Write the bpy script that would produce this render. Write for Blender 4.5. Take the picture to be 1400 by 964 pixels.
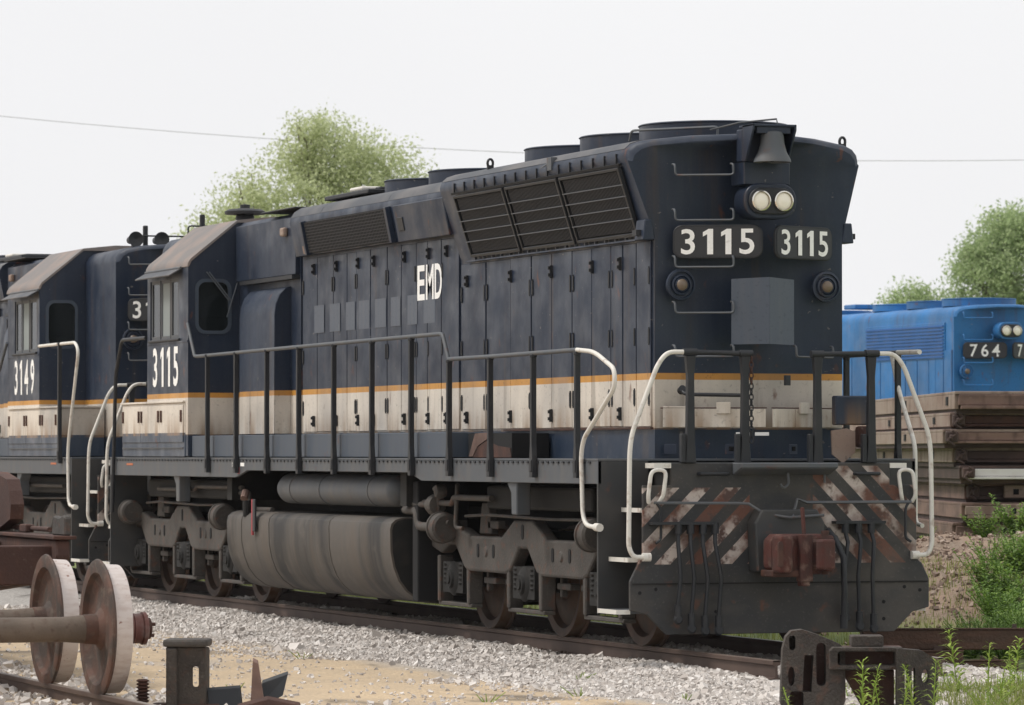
import bpy, bmesh, math, random
import numpy as np
from mathutils import Vector, Matrix, noise
R_ = math.radians
random.seed(7); rng = np.random.default_rng(7)
for o in list(bpy.data.objects): bpy.data.objects.remove(o)
sc = bpy.context.scene
COL = sc.collection

# ------------------------------------------------------------------ camera
F_PX, CAM, YAW, PITCH = 5948.3, Vector((-14.953, -38.543, 1.724)), 0.3403, 0.0233
cd = bpy.data.cameras.new('camera'); cam = bpy.data.objects.new('camera', cd); COL.objects.link(cam)
cd.sensor_width = 36; cd.lens = F_PX / 1400 * 36; cd.clip_start = .5; cd.clip_end = 4000
cam.location = CAM; cam.rotation_euler = (math.pi / 2 + PITCH, 0, -YAW)
cd.dof.use_dof = True; cd.dof.focus_distance = 40; cd.dof.aperture_fstop = 6.3
sc.camera = cam
# ------------------------------------------------------------------ sky and sun (bright overcast)
SUN_EL, SUN_AZ = 56, 292            # azimuth clockwise from +y
w = bpy.data.worlds.new('World'); sc.world = w; w.use_nodes = True
nt = w.node_tree; bg = nt.nodes['Background']
sky = nt.nodes.new('ShaderNodeTexSky'); sky.sky_type = 'NISHITA'; sky.sun_disc = False
sky.sun_elevation = R_(SUN_EL); sky.sun_rotation = R_(SUN_AZ); sky.dust_density = 6; sky.air_density = 1.5
hs = nt.nodes.new('ShaderNodeHueSaturation'); hs.inputs['Saturation'].default_value = .25
mx = nt.nodes.new('ShaderNodeMix'); mx.data_type = 'RGBA'; mx.inputs[0].default_value = .9
nt.links.new(sky.outputs[0], hs.inputs['Color']); nt.links.new(hs.outputs[0], mx.inputs[6])
tcw = nt.nodes.new('ShaderNodeTexCoord'); cn = nt.nodes.new('ShaderNodeTexNoise'); cn.inputs['Scale'].default_value = 2.2; cn.inputs['Detail'].default_value = 4
nt.links.new(tcw.outputs['Generated'], cn.inputs['Vector']); cr_ = nt.nodes.new('ShaderNodeValToRGB')      # the cloud layer, faintly uneven
cr_.color_ramp.elements[0].position = .3; cr_.color_ramp.elements[0].color = (.80, .80, .815, 1)
cr_.color_ramp.elements[1].position = .7; cr_.color_ramp.elements[1].color = (.865, .865, .875, 1)
sc10 = nt.nodes.new('ShaderNodeVectorMath'); sc10.operation = 'SCALE'; sc10.inputs['Scale'].default_value = 10
nt.links.new(cn.outputs[0], cr_.inputs[0]); nt.links.new(cr_.outputs[0], sc10.inputs[0]); nt.links.new(sc10.outputs[0], mx.inputs[7])
nt.links.new(mx.outputs[2], bg.inputs[0]); bg.inputs[1].default_value = .1
sd = bpy.data.lights.new('sun', 'SUN'); sun = bpy.data.objects.new('sun', sd); COL.objects.link(sun)
sd.energy = 1.9; sd.angle = R_(14); sd.color = (1, .96, .9)
sun.rotation_euler = (R_(90 - SUN_EL), 0, R_(180 - SUN_AZ)); sun.location = (-30, -10, 40)
sc.view_settings.view_transform = 'Standard'; sc.view_settings.look = 'None'
sc.view_settings.exposure = .25; sc.view_settings.gamma = 1; sc.view_settings.use_curve_mapping = False

# ------------------------------------------------------------------ materials
MAT = {}
def nodes(name):
    m = bpy.data.materials.new(name); m.use_nodes = True; t = m.node_tree
    return m, t, t.nodes['Principled BSDF'], lambda k: t.nodes.new('ShaderNode' + k), t.links.new
def ramp(n, stops, mode='LINEAR'):
    cr = n.color_ramp; cr.interpolation = mode
    while len(cr.elements) < len(stops): cr.elements.new(.5)
    for e, (p, c) in zip(cr.elements, stops): e.position = p; e.color = (*c[:3], 1)
def noise_fac(t, N, L, scale, lo, hi, stretch=(1, 1, 1), detail=5, co=None):
    """0..1 mask from noise in world position; stretch scales each axis"""
    g = N('NewGeometry'); mp = N('Mapping'); mp.inputs['Scale'].default_value = stretch
    L(co or g.outputs['Position'], mp.inputs[0])
    n = N('TexNoise'); n.inputs['Scale'].default_value = scale; n.inputs['Detail'].default_value = detail
    L(mp.outputs[0], n.inputs['Vector'])
    r = N('MapRange'); r.inputs[1].default_value = lo; r.inputs[2].default_value = hi; L(n.outputs[0], r.inputs[0])
    return r.outputs[0]
def mixc(t, N, L, fac, a, b, amount=1.0):
    m = N('Mix'); m.data_type = 'RGBA'
    if amount != 1:
        k = N('Math'); k.operation = 'MULTIPLY'; k.inputs[1].default_value = amount; L(fac, k.inputs[0]); fac = k.outputs[0]
    L(fac, m.inputs[0])
    for s, i in ((a, 6), (b, 7)):
        if isinstance(s, tuple): m.inputs[i].default_value = (*s[:3], 1)
        else: L(s, m.inputs[i])
    return m.outputs[2]
def bump(t, N, L, bs, scale, strength, dist=.01):
    n = N('TexNoise'); n.inputs['Scale'].default_value = scale; n.inputs['Detail'].default_value = 4
    g = N('NewGeometry'); L(g.outputs['Position'], n.inputs['Vector'])
    b = N('Bump'); b.inputs['Strength'].default_value = strength; b.inputs['Distance'].default_value = dist
    L(n.outputs[0], b.inputs['Height']); L(b.outputs[0], bs.inputs['Normal'])
def mk(name, col, rough=.6, metal=0, layers=(), bmp=None):
    """layers: (scale, lo, hi, stretch, colour, amount)"""
    m, t, bs, N, L = nodes(name)
    c = tuple(col)
    for (s, lo, hi, st, cc, am) in layers: c = mixc(t, N, L, noise_fac(t, N, L, s, lo, hi, st), c, cc, am)
    if isinstance(c, tuple): bs.inputs['Base Color'].default_value = (*c, 1)
    else: L(c, bs.inputs['Base Color'])
    bs.inputs['Roughness'].default_value = rough; bs.inputs['Metallic'].default_value = metal
    if bmp: bump(t, N, L, bs, *bmp)
    MAT[name] = m; return m
S1 = (1, 1, 1); SV = (3, 3, .25)
NAVY = (.0125, .021, .041); DUST = (.095, .10, .11); RUST = (.13, .045, .022)
def paint(name, stops, rough=.42):
    m, t, bs, N, L = nodes(name)
    g = N('NewGeometry'); sp = N('SeparateXYZ'); L(g.outputs['Position'], sp.inputs[0])
    dv = N('Math'); dv.operation = 'DIVIDE'; dv.inputs[1].default_value = 5; L(sp.outputs[2], dv.inputs[0])
    rp = N('ValToRGB'); ramp(rp, [(z / 5, c) for z, c in stops], 'CONSTANT'); L(dv.outputs[0], rp.inputs[0])
    c = rp.outputs[0]
    c = mixc(t, N, L, noise_fac(t, N, L, .9, .42, .72, (1, 1, .6)), c, (.030, .047, .080), .5)     # faded paint
    c = mixc(t, N, L, noise_fac(t, N, L, 2.2, .48, .78, SV), c, DUST, .17)                          # rain streaked dust
    c = mixc(t, N, L, noise_fac(t, N, L, 7, .66, .74, (1, 1, .5)), c, RUST, .65)                    # rust spots
    c = mixc(t, N, L, noise_fac(t, N, L, 28, .6, .75, (1, 1, 1)), c, (.012, .012, .014), .4)         # grime specks
    zr = N('MapRange'); zr.inputs[1].default_value = 2.22; zr.inputs[2].default_value = 1.96; L(sp.outputs[2], zr.inputs[0])
    zg = N('Math'); zg.operation = 'GREATER_THAN'; zg.inputs[1].default_value = 1.94; L(sp.outputs[2], zg.inputs[0])
    zm = N('Math'); zm.operation = 'MULTIPLY'; L(zr.outputs[0], zm.inputs[0]); L(zg.outputs[0], zm.inputs[1])
    zn = N('Math'); zn.operation = 'MULTIPLY'; L(zm.outputs[0], zn.inputs[0]); L(noise_fac(t, N, L, 1.4, .40, .62, (5, 5, .5), 5), zn.inputs[1])
    c = mixc(t, N, L, zn.outputs[0], c, (.25, .15, .075), .75)                                        # rust staining along the door sills
    c = mixc(t, N, L, noise_fac(t, N, L, 70, .55, .8, (1, 1, .7), 2), c, (.10, .11, .12), .12)       # dust mottling
    c = mixc(t, N, L, noise_fac(t, N, L, 1.0, .60, .70, (6, 6, .35), 6), c, (.07, .045, .03), .35)    # rusty runs
    c = mixc(t, N, L, noise_fac(t, N, L, 16, .715, .73, (1, 1, 1.4), 3), c, (.22, .20, .18), .5)      # chips
    L(c, bs.inputs['Base Color'])
    rr = N('MapRange'); rr.inputs[3].default_value = rough - .1; rr.inputs[4].default_value = rough + .2
    L(noise_fac(t, N, L, 3, .3, .7), rr.inputs[0]); L(rr.outputs[0], bs.inputs['Roughness'])
    bs.inputs['Specular IOR Level'].default_value = .4
    bump(t, N, L, bs, 1.9, .5, .02)
    MAT[name] = m
CREAM, GOLD = (.66, .60, .52), (.56, .27, .05)
paint('southern', [(0, (.020, .033, .058)), (1.94, CREAM), (2.365, GOLD), (2.425, NAVY)])
paint('batterybox', [(0, (.050, .068, .098)), (1.955, CREAM), (2.60, NAVY)])
paint('navy', [(0, NAVY), (4.9, NAVY)])
BLUE = (.020, .170, .44)
paint('blue', [(0, (.05, .05, .055)), (1.5, BLUE)])
mk('slate', (.050, .068, .095), .55, 0, [(2, .45, .75, SV, (.075, .085, .10), .6), (9, .64, .75, S1, RUST, .4)])
mk('frame_grey', (.074, .083, .094), .6, 0, [(2, .45, .75, SV, (.12, .11, .10), .6), (9, .62, .75, S1, RUST, .5)])
mk('end_grey', (.034, .036, .038), .65, 0, [(3, .4, .7, S1, (.058, .054, .05), .8), (8, .64, .74, S1, RUST, .5)])
mk('roof_dust', (.045, .050, .060), .6, 0, [(1.5, .4, .68, S1, (.13, .12, .115), .8)])
mk('cab_roof', (.17, .155, .15), .7, 0, [(2.5, .4, .62, S1, (.26, .20, .17), .8)])
mk('black_metal', (.011, .013, .017), .55, 0, [(4, .5, .8, S1, (.035, .033, .032), .6)])
mk('void', (.006, .006, .007), .9)
mk('screen', (.011, .013, .018), .6)
mk('grille_bar', (.085, .10, .12), .5)
mk('white_paint', (.66, .64, .59), .5, 0, [(12, .55, .7, S1, (.25, .15, .09), .5)])
mk('letter_white', (.86, .86, .84), .5, 0, [(14, .6, .75, S1, (.4, .38, .36), .4)])
mk('patch_grey', (.066, .083, .112), .5, 0, [(5, .4, .7, SV, (.09, .10, .12), .6), (30, .58, .7, S1, (.035, .045, .065), .6)])
mk('truck_grey', (.070, .062, .055), .75, 0, [(3, .4, .65, S1, (.035, .031, .028), .8), (11, .56, .7, S1, RUST, .45), (35, .55, .75, S1, (.14, .125, .11), .35)], (40, .5, .01))
mk('under_dark', (.008, .0075, .007), .85, 0, [(4, .55, .75, S1, (.028, .024, .02), .7)])  # near black, so the shade under the locomotive sits in the base colour
mk('wheel_rust', (.045, .030, .024), .7, 0, [(6, .4, .7, S1, (.10, .055, .035), .8)])
mk('wheel_tread', (.30, .23, .18), .4, .6, [(8, .4, .7, S1, (.20, .10, .06), .7)])
mk('old_wheel', (.055, .04, .033), .8, 0, [(5, .4, .65, S1, (.13, .06, .04), .8), (14, .55, .7, S1, (.16, .13, .10), .5)], (50, .4, .01))
mk('old_tread', (.56, .50, .47), .5, .15, [(9, .45, .7, (1, 3, 3), (.42, .33, .29), .6), (25, .66, .72, S1, (.2, .08, .05), .8)])  # pale base carries the sky reflection of clean tread steel
mk('old_axle', (.11, .085, .066), .8, 0, [(4, .4, .7, S1, (.17, .13, .10), .7), (13, .55, .7, S1, (.07, .035, .025), .7)], (40, .3, .01))
mk('red_bearing', (.16, .062, .05), .7, 0, [(9, .45, .65, S1, (.26, .20, .18), .6)])
mk('rust_dark', (.052, .023, .017), .8, 0, [(4, .45, .7, S1, (.11, .045, .028), .7), (22, .62, .75, S1, (.17, .13, .11), .4)], (45, .5, .01))
mk('rust_red', (.075, .020, .014), .8, 0, [(6, .4, .65, S1, (.045, .024, .02), .8), (9, .55, .75, S1, (.26, .18, .14), .6)], (60, .5, .01))
mk('casting', (.060, .050, .042), .85, 0, [(4, .4, .62, S1, (.028, .022, .019), .8), (12, .56, .7, S1, (.11, .055, .036), .5), (40, .58, .75, S1, (.15, .13, .11), .4)], (50, .9, .015))
mk('stack_pink', (.29, .225, .185), .8, 0, [(1.2, .4, .7, (1, 1, 3), (.21, .13, .10), .7), (4, .52, .68, (1, 1, .4), (.12, .07, .05), .7), (20, .6, .72, S1, (.09, .06, .05), .5)])
mk('stack_brown', (.20, .125, .10), .8, 0, [(1.5, .4, .65, (1, 1, 3), (.09, .055, .045), .8), (6, .52, .68, (1, 1, .4), (.06, .035, .028), .7), (20, .6, .72, S1, (.28, .20, .17), .4)])
mk('stack_dark', (.055, .035, .03), .85, 0, [(3, .45, .7, S1, (.10, .06, .05), .7)])
mk('stack_white', (.62, .60, .58), .6, 0, [(3, .5, .75, S1, (.4, .34, .3), .5)])
mk('timber', (.085, .05, .035), .85, 0, [(3, .4, .7, (1, 1, 6), (.14, .075, .05), .8)], (30, .5, .02))
mk('rail_rust', (.10, .066, .052), .65, .1, [(3, .4, .7, S1, (.065, .04, .032), .8)])
mk('rail_head', (.26, .215, .185), .4, .4, [(3, .4, .7, (1, .3, 1), (.16, .11, .085), .8)])
mk('tie', (.062, .05, .043), .9, 0, [(4, .4, .7, (1, 4, 1), (.12, .105, .09), .7)], (40, .5, .02))
mk('amber', (.16, .12, .085), .35)
mk('chrome', (.75, .72, .66), .18, .9)
mk('lens', (.92, .88, .76), .12)
mk('wood_pole', (.12, .09, .07), .9)
mk('wire_grey', (.40, .40, .41), .8)
mk('curtain', (.22, .25, .25), .7)
mk('marker_red', (.30, .03, .04), .6)  # plain matt red, no emission
mk('orange', (.45, .13, .05), .6)
mk('number_black', (.016, .018, .022), .4)
# window glass
m, t, bs, N, L = nodes('glass'); MAT['glass'] = m
bs.inputs['Base Color'].default_value = (.012, .016, .017, 1); bs.inputs['Roughness'].default_value = .08
bs.inputs['Alpha'].default_value = .75
# fuel tank: streaks run round the curve of the shell
m, t, bs, N, L = nodes('tank'); MAT['tank'] = m
c = mixc(t, N, L, noise_fac(t, N, L, 1.0, .46, .60, (.25, 1.7, .25), 4), (.082, .073, .064), (.018, .018, .019))
c = mixc(t, N, L, noise_fac(t, N, L, 1.0, .50, .66, (.35, 7, .35), 5), c, (.10, .078, .06), .5)
c = mixc(t, N, L, noise_fac(t, N, L, 3, .55, .75), c, (.15, .13, .11), .5)
c = mixc(t, N, L, noise_fac(t, N, L, 40, .6, .75), c, (.05, .03, .022), .4)
L(c, bs.inputs['Base Color']); bs.inputs['Roughness'].default_value = .62; bump(t, N, L, bs, 5, .2, .02)
# pilot with rust eaten white chevrons
m, t, bs, N, L = nodes('pilot'); MAT['pilot'] = m
tc = N('NewGeometry'); sp = N('SeparateXYZ'); L(tc.outputs['Position'], sp.inputs[0])
ab = N('Math'); ab.operation = 'ABSOLUTE'; L(sp.outputs[0], ab.inputs[0])
ad = N('Math'); ad.operation = 'ADD'; L(ab.outputs[0], ad.inputs[0]); L(sp.outputs[2], ad.inputs[1])
md = N('Math'); md.operation = 'PINGPONG'; md.inputs[1].default_value = .145; L(ad.outputs[0], md.inputs[0])
gt = N('Math'); gt.operation = 'GREATER_THAN'; gt.inputs[1].default_value = .070; L(md.outputs[0], gt.inputs[0])
def zmask(lo, hi):
    a = N('Math'); a.operation = 'GREATER_THAN'; a.inputs[1].default_value = lo; L(sp.outputs[2], a.inputs[0])
    b = N('Math'); b.operation = 'LESS_THAN'; b.inputs[1].default_value = hi; L(sp.outputs[2], b.inputs[0])
    k = N('Math'); k.operation = 'MULTIPLY'; L(a.outputs[0], k.inputs[0]); L(b.outputs[0], k.inputs[1]); return k.outputs[0]
k = N('Math'); k.operation = 'MULTIPLY'; L(gt.outputs[0], k.inputs[0]); L(zmask(.765, 1.62), k.inputs[1])
xm = N('Math'); xm.operation = 'GREATER_THAN'; xm.inputs[1].default_value = .30; L(ab.outputs[0], xm.inputs[0])
lf = N('Math'); lf.operation = 'LESS_THAN'; lf.inputs[1].default_value = 0; L(sp.outputs[0], lf.inputs[0])
hi_ = N('Math'); hi_.operation = 'GREATER_THAN'; hi_.inputs[1].default_value = 1.43; L(sp.outputs[2], hi_.inputs[0])
lh = N('Math'); lh.operation = 'MULTIPLY'; L(lf.outputs[0], lh.inputs[0]); L(hi_.outputs[0], lh.inputs[1])
xs_ = N('Math'); xs_.operation = 'SUBTRACT'; L(xm.outputs[0], xs_.inputs[0]); L(lh.outputs[0], xs_.inputs[1]); xs_.use_clamp = True; xm = xs_
k2 = N('Math'); k2.operation = 'MULTIPLY'; L(k.outputs[0], k2.inputs[0]); L(xm.outputs[0], k2.inputs[1])
grey = mixc(t, N, L, noise_fac(t, N, L, 3, .4, .7), (.026, .027, .029), (.045, .041, .037))
st = mixc(t, N, L, noise_fac(t, N, L, 4.5, .41, .56), (.46, .40, .36), (.12, .05, .032))
st = mixc(t, N, L, noise_fac(t, N, L, 12, .50, .62), st, (.075, .04, .032))
c = mixc(t, N, L, k2.outputs[0], grey, st)
c = mixc(t, N, L, noise_fac(t, N, L, 6, .62, .72), c, RUST, .7)
c = mixc(t, N, L, noise_fac(t, N, L, 1.6, .48, .66, (1, 1, 2)), c, (.095, .082, .068), .45)
c = mixc(t, N, L, noise_fac(t, N, L, 40, .6, .72), c, (.13, .12, .11), .3)
L(c, bs.inputs['Base Color']); bs.inputs['Roughness'].default_value = .65; bump(t, N, L, bs, 4, .5, .02)
# ground
def ground_mat():
    m, t, bs, N, L = nodes('ground'); MAT['ground'] = m
    g = N('NewGeometry'); sp = N('SeparateXYZ'); L(g.outputs['Position'], sp.inputs[0])
    fine = noise_fac(t, N, L, 26, .35, .65, S1, 6)
    dirt = mixc(t, N, L, noise_fac(t, N, L, 1.1, .35, .65), (.60, .46, .30), (.50, .39, .265))
    dirt = mixc(t, N, L, fine, dirt, (.30, .235, .17), .45)
    grav = mixc(t, N, L, fine, (.46, .435, .41), (.27, .25, .23))
    gf = noise_fac(t, N, L, .55, .60, .72, (1, .45, 1), 6)       # gravel patches over dirt
    near = N('MapRange'); near.inputs[1].default_value = -2.75; near.inputs[2].default_value = -2.3; L(sp.outputs[0], near.inputs[0])
    mx_ = N('Math'); mx_.operation = 'MAXIMUM'; L(gf, mx_.inputs[0]); L(near.outputs[0], mx_.inputs[1])
    c = mixc(t, N, L, mx_.outputs[0], dirt, grav)
    oil = N('MapRange'); oil.inputs[1].default_value = .75; oil.inputs[2].default_value = .35; axx = N('Math'); axx.operation = 'ABSOLUTE'; L(sp.outputs[0], axx.inputs[0]); L(axx.outputs[0], oil.inputs[0])
    c = mixc(t, N, L, oil.outputs[0], c, (.06, .055, .05), .7)
    c = mixc(t, N, L, noise_fac(t, N, L, .9, .63, .70, (1, .5, 1)), c, (.07, .06, .052), .7)
    # grass beyond the track
    gr = N('MapRange'); gr.inputs[1].default_value = 2.0; gr.inputs[2].default_value = 2.8
    wob = N('Math'); wob.operation = 'ADD'; L(sp.outputs[0], wob.inputs[0]); L(noise_fac(t, N, L, .8, .3, .7), wob.inputs[1]); L(wob.outputs[0], gr.inputs[0])
    grass = mixc(t, N, L, noise_fac(t, N, L, 1.5, .35, .65), (.20, .235, .065), (.115, .15, .05))
    c = mixc(t, N, L, gr.outputs[0], c, grass)
    # the spoil heap: pinkish earth and stones
    hz = N('MapRange'); hz.inputs[1].default_value = -.12; hz.inputs[2].default_value = .02; L(sp.outputs[2], hz.inputs[0])
    heap = mixc(t, N, L, noise_fac(t, N, L, 2.2, .38, .64), (.27, .18, .125), (.17, .125, .09))
    heap = mixc(t, N, L, fine, heap, (.31, .25, .20), .5)
    c = mixc(t, N, L, hz.outputs[0], c, heap)
    L(c, bs.inputs['Base Color']); bs.inputs['Roughness'].default_value = .95
    bump(t, N, L, bs, 30, .8, .03)
ground_mat()
def island_mat(name, stops, rough=.9, transl=0):
    m, t, bs, N, L = nodes(name); g = N('NewGeometry'); r = N('ValToRGB'); ramp(r, stops); L(g.outputs['Random Per Island'], r.inputs[0])
    L(r.outputs[0], bs.inputs['Base Color']); bs.inputs['Roughness'].default_value = rough
    if transl:
        tr = N('BsdfTranslucent'); L(r.outputs[0], tr.inputs[0]); ms = N('MixShader'); ms.inputs[0].default_value = transl
        L(bs.outputs[0], ms.inputs[1]); L(tr.outputs[0], ms.inputs[2]); L(ms.outputs[0], t.nodes['Material Output'].inputs[0])
    MAT[name] = m
island_mat('stone', [(0, (.36, .32, .29)), (.3, (.52, .475, .435)), (.7, (.60, .555, .515)), (1, (.70, .665, .63))])
island_mat('heap_stone', [(0, (.13, .09, .07)), (.5, (.27, .19, .145)), (1, (.42, .34, .28))])
island_mat('tree_leaf', [(0, (.42, .47, .25)), (.5, (.56, .61, .36)), (1, (.68, .72, .48))], .75, .6)  # leaf tones paled so the fade of distance sits in the colour
island_mat('tree_leaf_deep', [(0, (.29, .38, .19)), (.5, (.42, .52, .27)), (1, (.55, .63, .37))], .75, .6)  # distance fade likewise lightened into these leaf tones
island_mat('weed_leaf', [(0, (.18, .27, .04)), (.5, (.29, .40, .06)), (1, (.42, .52, .12))], .6, .35)
island_mat('bush_leaf', [(0, (.09, .17, .03)), (.5, (.17, .29, .05)), (1, (.28, .40, .08))], .6, .35)
island_mat('grass_blade', [(0, (.16, .20, .05)), (.5, (.26, .30, .08)), (1, (.38, .38, .14))], .7, .35)
mk('bark', (.11, .085, .065), .9)

# ------------------------------------------------------------------ mesh helpers
TF = dict(dx=0., sy=1., dy=0.)
def tfp(p): return Vector((p[0] + TF['dx'], TF['sy'] * p[1] + TF['dy'], p[2]))
class MB:
    def __init__(s): s.v = []; s.f = []
    def add(s, vs, fs):
        b = len(s.v); s.v += [tuple(v) for v in vs]; s.f += [tuple(b + i for i in f) for f in fs]; return s
    def box(s, x0, x1, y0, y1, z0, z1):
        return s.add([(x, y, z) for x in (x0, x1) for y in (y0, y1) for z in (z0, z1)],
                     [(0, 1, 3, 2), (4, 6, 7, 5), (0, 4, 5, 1), (2, 3, 7, 6), (0, 2, 6, 4), (1, 5, 7, 3)])
    def prism(s, poly, axis, a, b):
        def P(u, v, k): return {'x': (k, u, v), 'y': (u, k, v), 'z': (u, v, k)}[axis]
        n = len(poly)
        return s.add([P(u, v, a) for u, v in poly] + [P(u, v, b) for u, v in poly],
                     [tuple(range(n - 1, -1, -1)), tuple(range(n, 2 * n))] + [(i, (i + 1) % n, n + (i + 1) % n, n + i) for i in range(n)])
    def loft(s, rings, closed=True, caps=True):
        n = len(rings[0]); vs = [p for r in rings for p in r]; fs = []
        m = n if closed else n - 1
        for k in range(len(rings) - 1):
            for i in range(m):
                j = (i + 1) % n; fs.append((k * n + i, k * n + j, (k + 1) * n + j, (k + 1) * n + i))
        if caps and closed: fs += [tuple(range(n - 1, -1, -1)), tuple((len(rings) - 1) * n + i for i in range(n))]
        return s.add(vs, fs)
    def tube(s, pts, r, n=8, closed=False):
        pts = [Vector(p) for p in pts]; rings = []; up = None
        for i, p in enumerate(pts):
            d = (pts[min(i + 1, len(pts) - 1)] - pts[max(i - 1, 0)]).normalized()
            if up is None: up = Vector((0, 0, 1)) if abs(d.z) < .9 else Vector((1, 0, 0))
            x = up.cross(d).normalized(); up = d.cross(x).normalized()
            rr = r[i] if isinstance(r, (list, tuple)) else r
            rings.append([p + rr * (math.cos(a) * x + math.sin(a) * up) for a in [2 * math.pi * k / n for k in range(n)]])
        return s.loft(rings)
    def cyl(s, p, q, r, n=16, r2=None): return s.tube([p, q], [r, r if r2 is None else r2], n)
    def lathe(s, prof, o, axis='x', n=32):
        o = Vector(o); rings = []
        for (r, t) in prof:
            ring = []
            for k in range(n):
                a = 2 * math.pi * k / n; c_, s_ = r * math.cos(a), r * math.sin(a)
                ring.append(o + Vector({'x': (t, c_, s_), 'y': (c_, t, s_), 'z': (c_, s_, t)}[axis]))
            rings.append(ring)
        return s.loft(rings)
    def mesh(s, name, mats, smooth=None, apply_tf=True):
        vs = [tfp(v) for v in s.v] if apply_tf else s.v
        me = bpy.data.meshes.new(name); me.from_pydata([tuple(v) for v in vs], [], s.f)
        bm = bmesh.new(); bm.from_mesh(me); bmesh.ops.remove_doubles(bm, verts=bm.verts, dist=1e-5)
        bmesh.ops.recalc_face_normals(bm, faces=bm.faces); bm.to_mesh(me); bm.free()
        for q in ([mats] if isinstance(mats, str) else mats): me.materials.append(MAT[q])
        if smooth is not None:
            me.polygons.foreach_set('use_smooth', [True] * len(me.polygons)); me.set_sharp_from_angle(angle=R_(smooth))
        return me
    def build(s, name, mat, parent=None, smooth=None, bevel=0, seg=2):
        return link(name, s.mesh(name, mat, smooth), parent, None, bevel, seg)
def link(name, me, parent=None, loc=None, bevel=0, seg=2, rot=None):
    o = bpy.data.objects.new(name, me); COL.objects.link(o)
    if loc is not None: o.location = loc
    if rot is not None: o.rotation_euler = rot
    if bevel:
        b = o.modifiers.new('bevel', 'BEVEL'); b.width = bevel; b.segments = seg; b.limit_method = 'ANGLE'; b.angle_limit = R_(40)
        b.harden_normals = False
    adopt(o, parent); return o
WORLDMAT = {}
def adopt(o, parent):
    if parent is None: return
    o.parent = parent
    root = parent
    M = Matrix.Identity(4); chain = []
    while root is not None: chain.append(root); root = root.parent
    for q in reversed(chain):
        M = M @ q.matrix_parent_inverse @ Matrix.LocRotScale(q.location, q.rotation_euler, q.scale)
    o.matrix_parent_inverse = M.inverted()
def tag(o, label, cat, group=None, kind=None):
    if label: o['label'] = label
    if cat: o['category'] = cat
    if group: o['group'] = group
    if kind: o['kind'] = kind
    return o
def empty(name, loc, label=None, cat=None, group=None):
    o = bpy.data.objects.new(name, None); COL.objects.link(o); o.location = loc; o.empty_display_size = .3
    return tag(o, label, cat, group)
def struct(o): o['kind'] = 'structure'; return o
def arc(pts, r, n=4):
    """round the corners of a polyline"""
    P = [Vector(p) for p in pts]; out = [P[0]]
    for i in range(1, len(P) - 1):
        a, b, c = P[i - 1], P[i], P[i + 1]; d = min(r, (a - b).length * .49, (c - b).length * .49)
        p, q = b + (a - b).normalized() * d, b + (c - b).normalized() * d
        for k in range(n + 1):
            u = k / n; out.append((1 - u) ** 2 * p + 2 * u * (1 - u) * b + u * u * q)
    return out + [P[-1]]
TXT = {}
def text_mesh(s, wid, hgt, mat='letter_white', bold=.03, gap=1.0, depth=.004):
    key = (s, wid, hgt, mat, bold)
    if key in TXT: return TXT[key]
    if s == '1':
        q = MB().prism([((u - .5) * wid, (v - .5) * hgt) for u, v in ((.42, 0), (1, 0), (1, 1), (.55, 1), (0, .87), (0, .70), (.42, .79))], 'z', 0, .001)
        TXT[key] = q.mesh('lettering', mat, None, False); return TXT[key]
    cu = bpy.data.curves.new('lettering', 'FONT'); cu.body = s; cu.size = 1; cu.offset = bold; cu.space_character = gap
    cu.resolution_u = 4; cu.align_x = 'LEFT'
    o = bpy.data.objects.new('lettering', cu); COL.objects.link(o)
    dg = bpy.context.evaluated_depsgraph_get(); me = bpy.data.meshes.new_from_object(o.evaluated_get(dg))
    bpy.data.objects.remove(o)
    co = np.array([v.co[:] for v in me.vertices]); lo, hi = co.min(0), co.max(0)
    co[:, 0] = (co[:, 0] - (lo[0] + hi[0]) / 2) * wid / (hi[0] - lo[0]); co[:, 1] = (co[:, 1] - (lo[1] + hi[1]) / 2) * hgt / (hi[1] - lo[1])
    me.vertices.foreach_set('co', co.ravel()); me.materials.clear(); me.materials.append(MAT[mat])
    me.update(); TXT[key] = me; return me
GW = {}
def glyph_width(c, bold):
    if c == '1': return .27 + bold
    if (c, bold) not in GW:
        cu = bpy.data.curves.new('g', 'FONT'); cu.body = c; cu.size = 1; cu.offset = bold; o = bpy.data.objects.new('g', cu); COL.objects.link(o)
        me = bpy.data.meshes.new_from_object(o.evaluated_get(bpy.context.evaluated_depsgraph_get())); bpy.data.objects.remove(o)
        xs = [v.co.x for v in me.vertices]; GW[(c, bold)] = max(xs) - min(xs); bpy.data.meshes.remove(me)
    return GW[(c, bold)]
def letter_row(txt, wid, hgt, parent, pos, right, up, bold=.03, gap=.20, name='digit'):
    ws = [glyph_width(c, bold) for c in txt]; unit = wid / (sum(ws) + gap * (len(txt) - 1)); x = -wid / 2
    r = Vector(right).normalized()
    for c, w_ in zip(txt, ws):
        cw = w_ * unit; place_text(text_mesh(c, cw, hgt, 'letter_white', bold), name, parent, Vector(pos) + r * (x + cw / 2), right, up); x += cw + gap * unit
def place_text(me, name, parent, pos, right, up):
    o = bpy.data.objects.new(name, me); COL.objects.link(o)
    r, u = Vector(right).normalized(), Vector(up).normalized(); n = r.cross(u)
    M = Matrix((r, u, n)).transposed().to_4x4(); M.translation = pos
    o.location = pos; o.rotation_euler = M.to_euler(); adopt(o, parent); return o

MBX = MB
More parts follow.
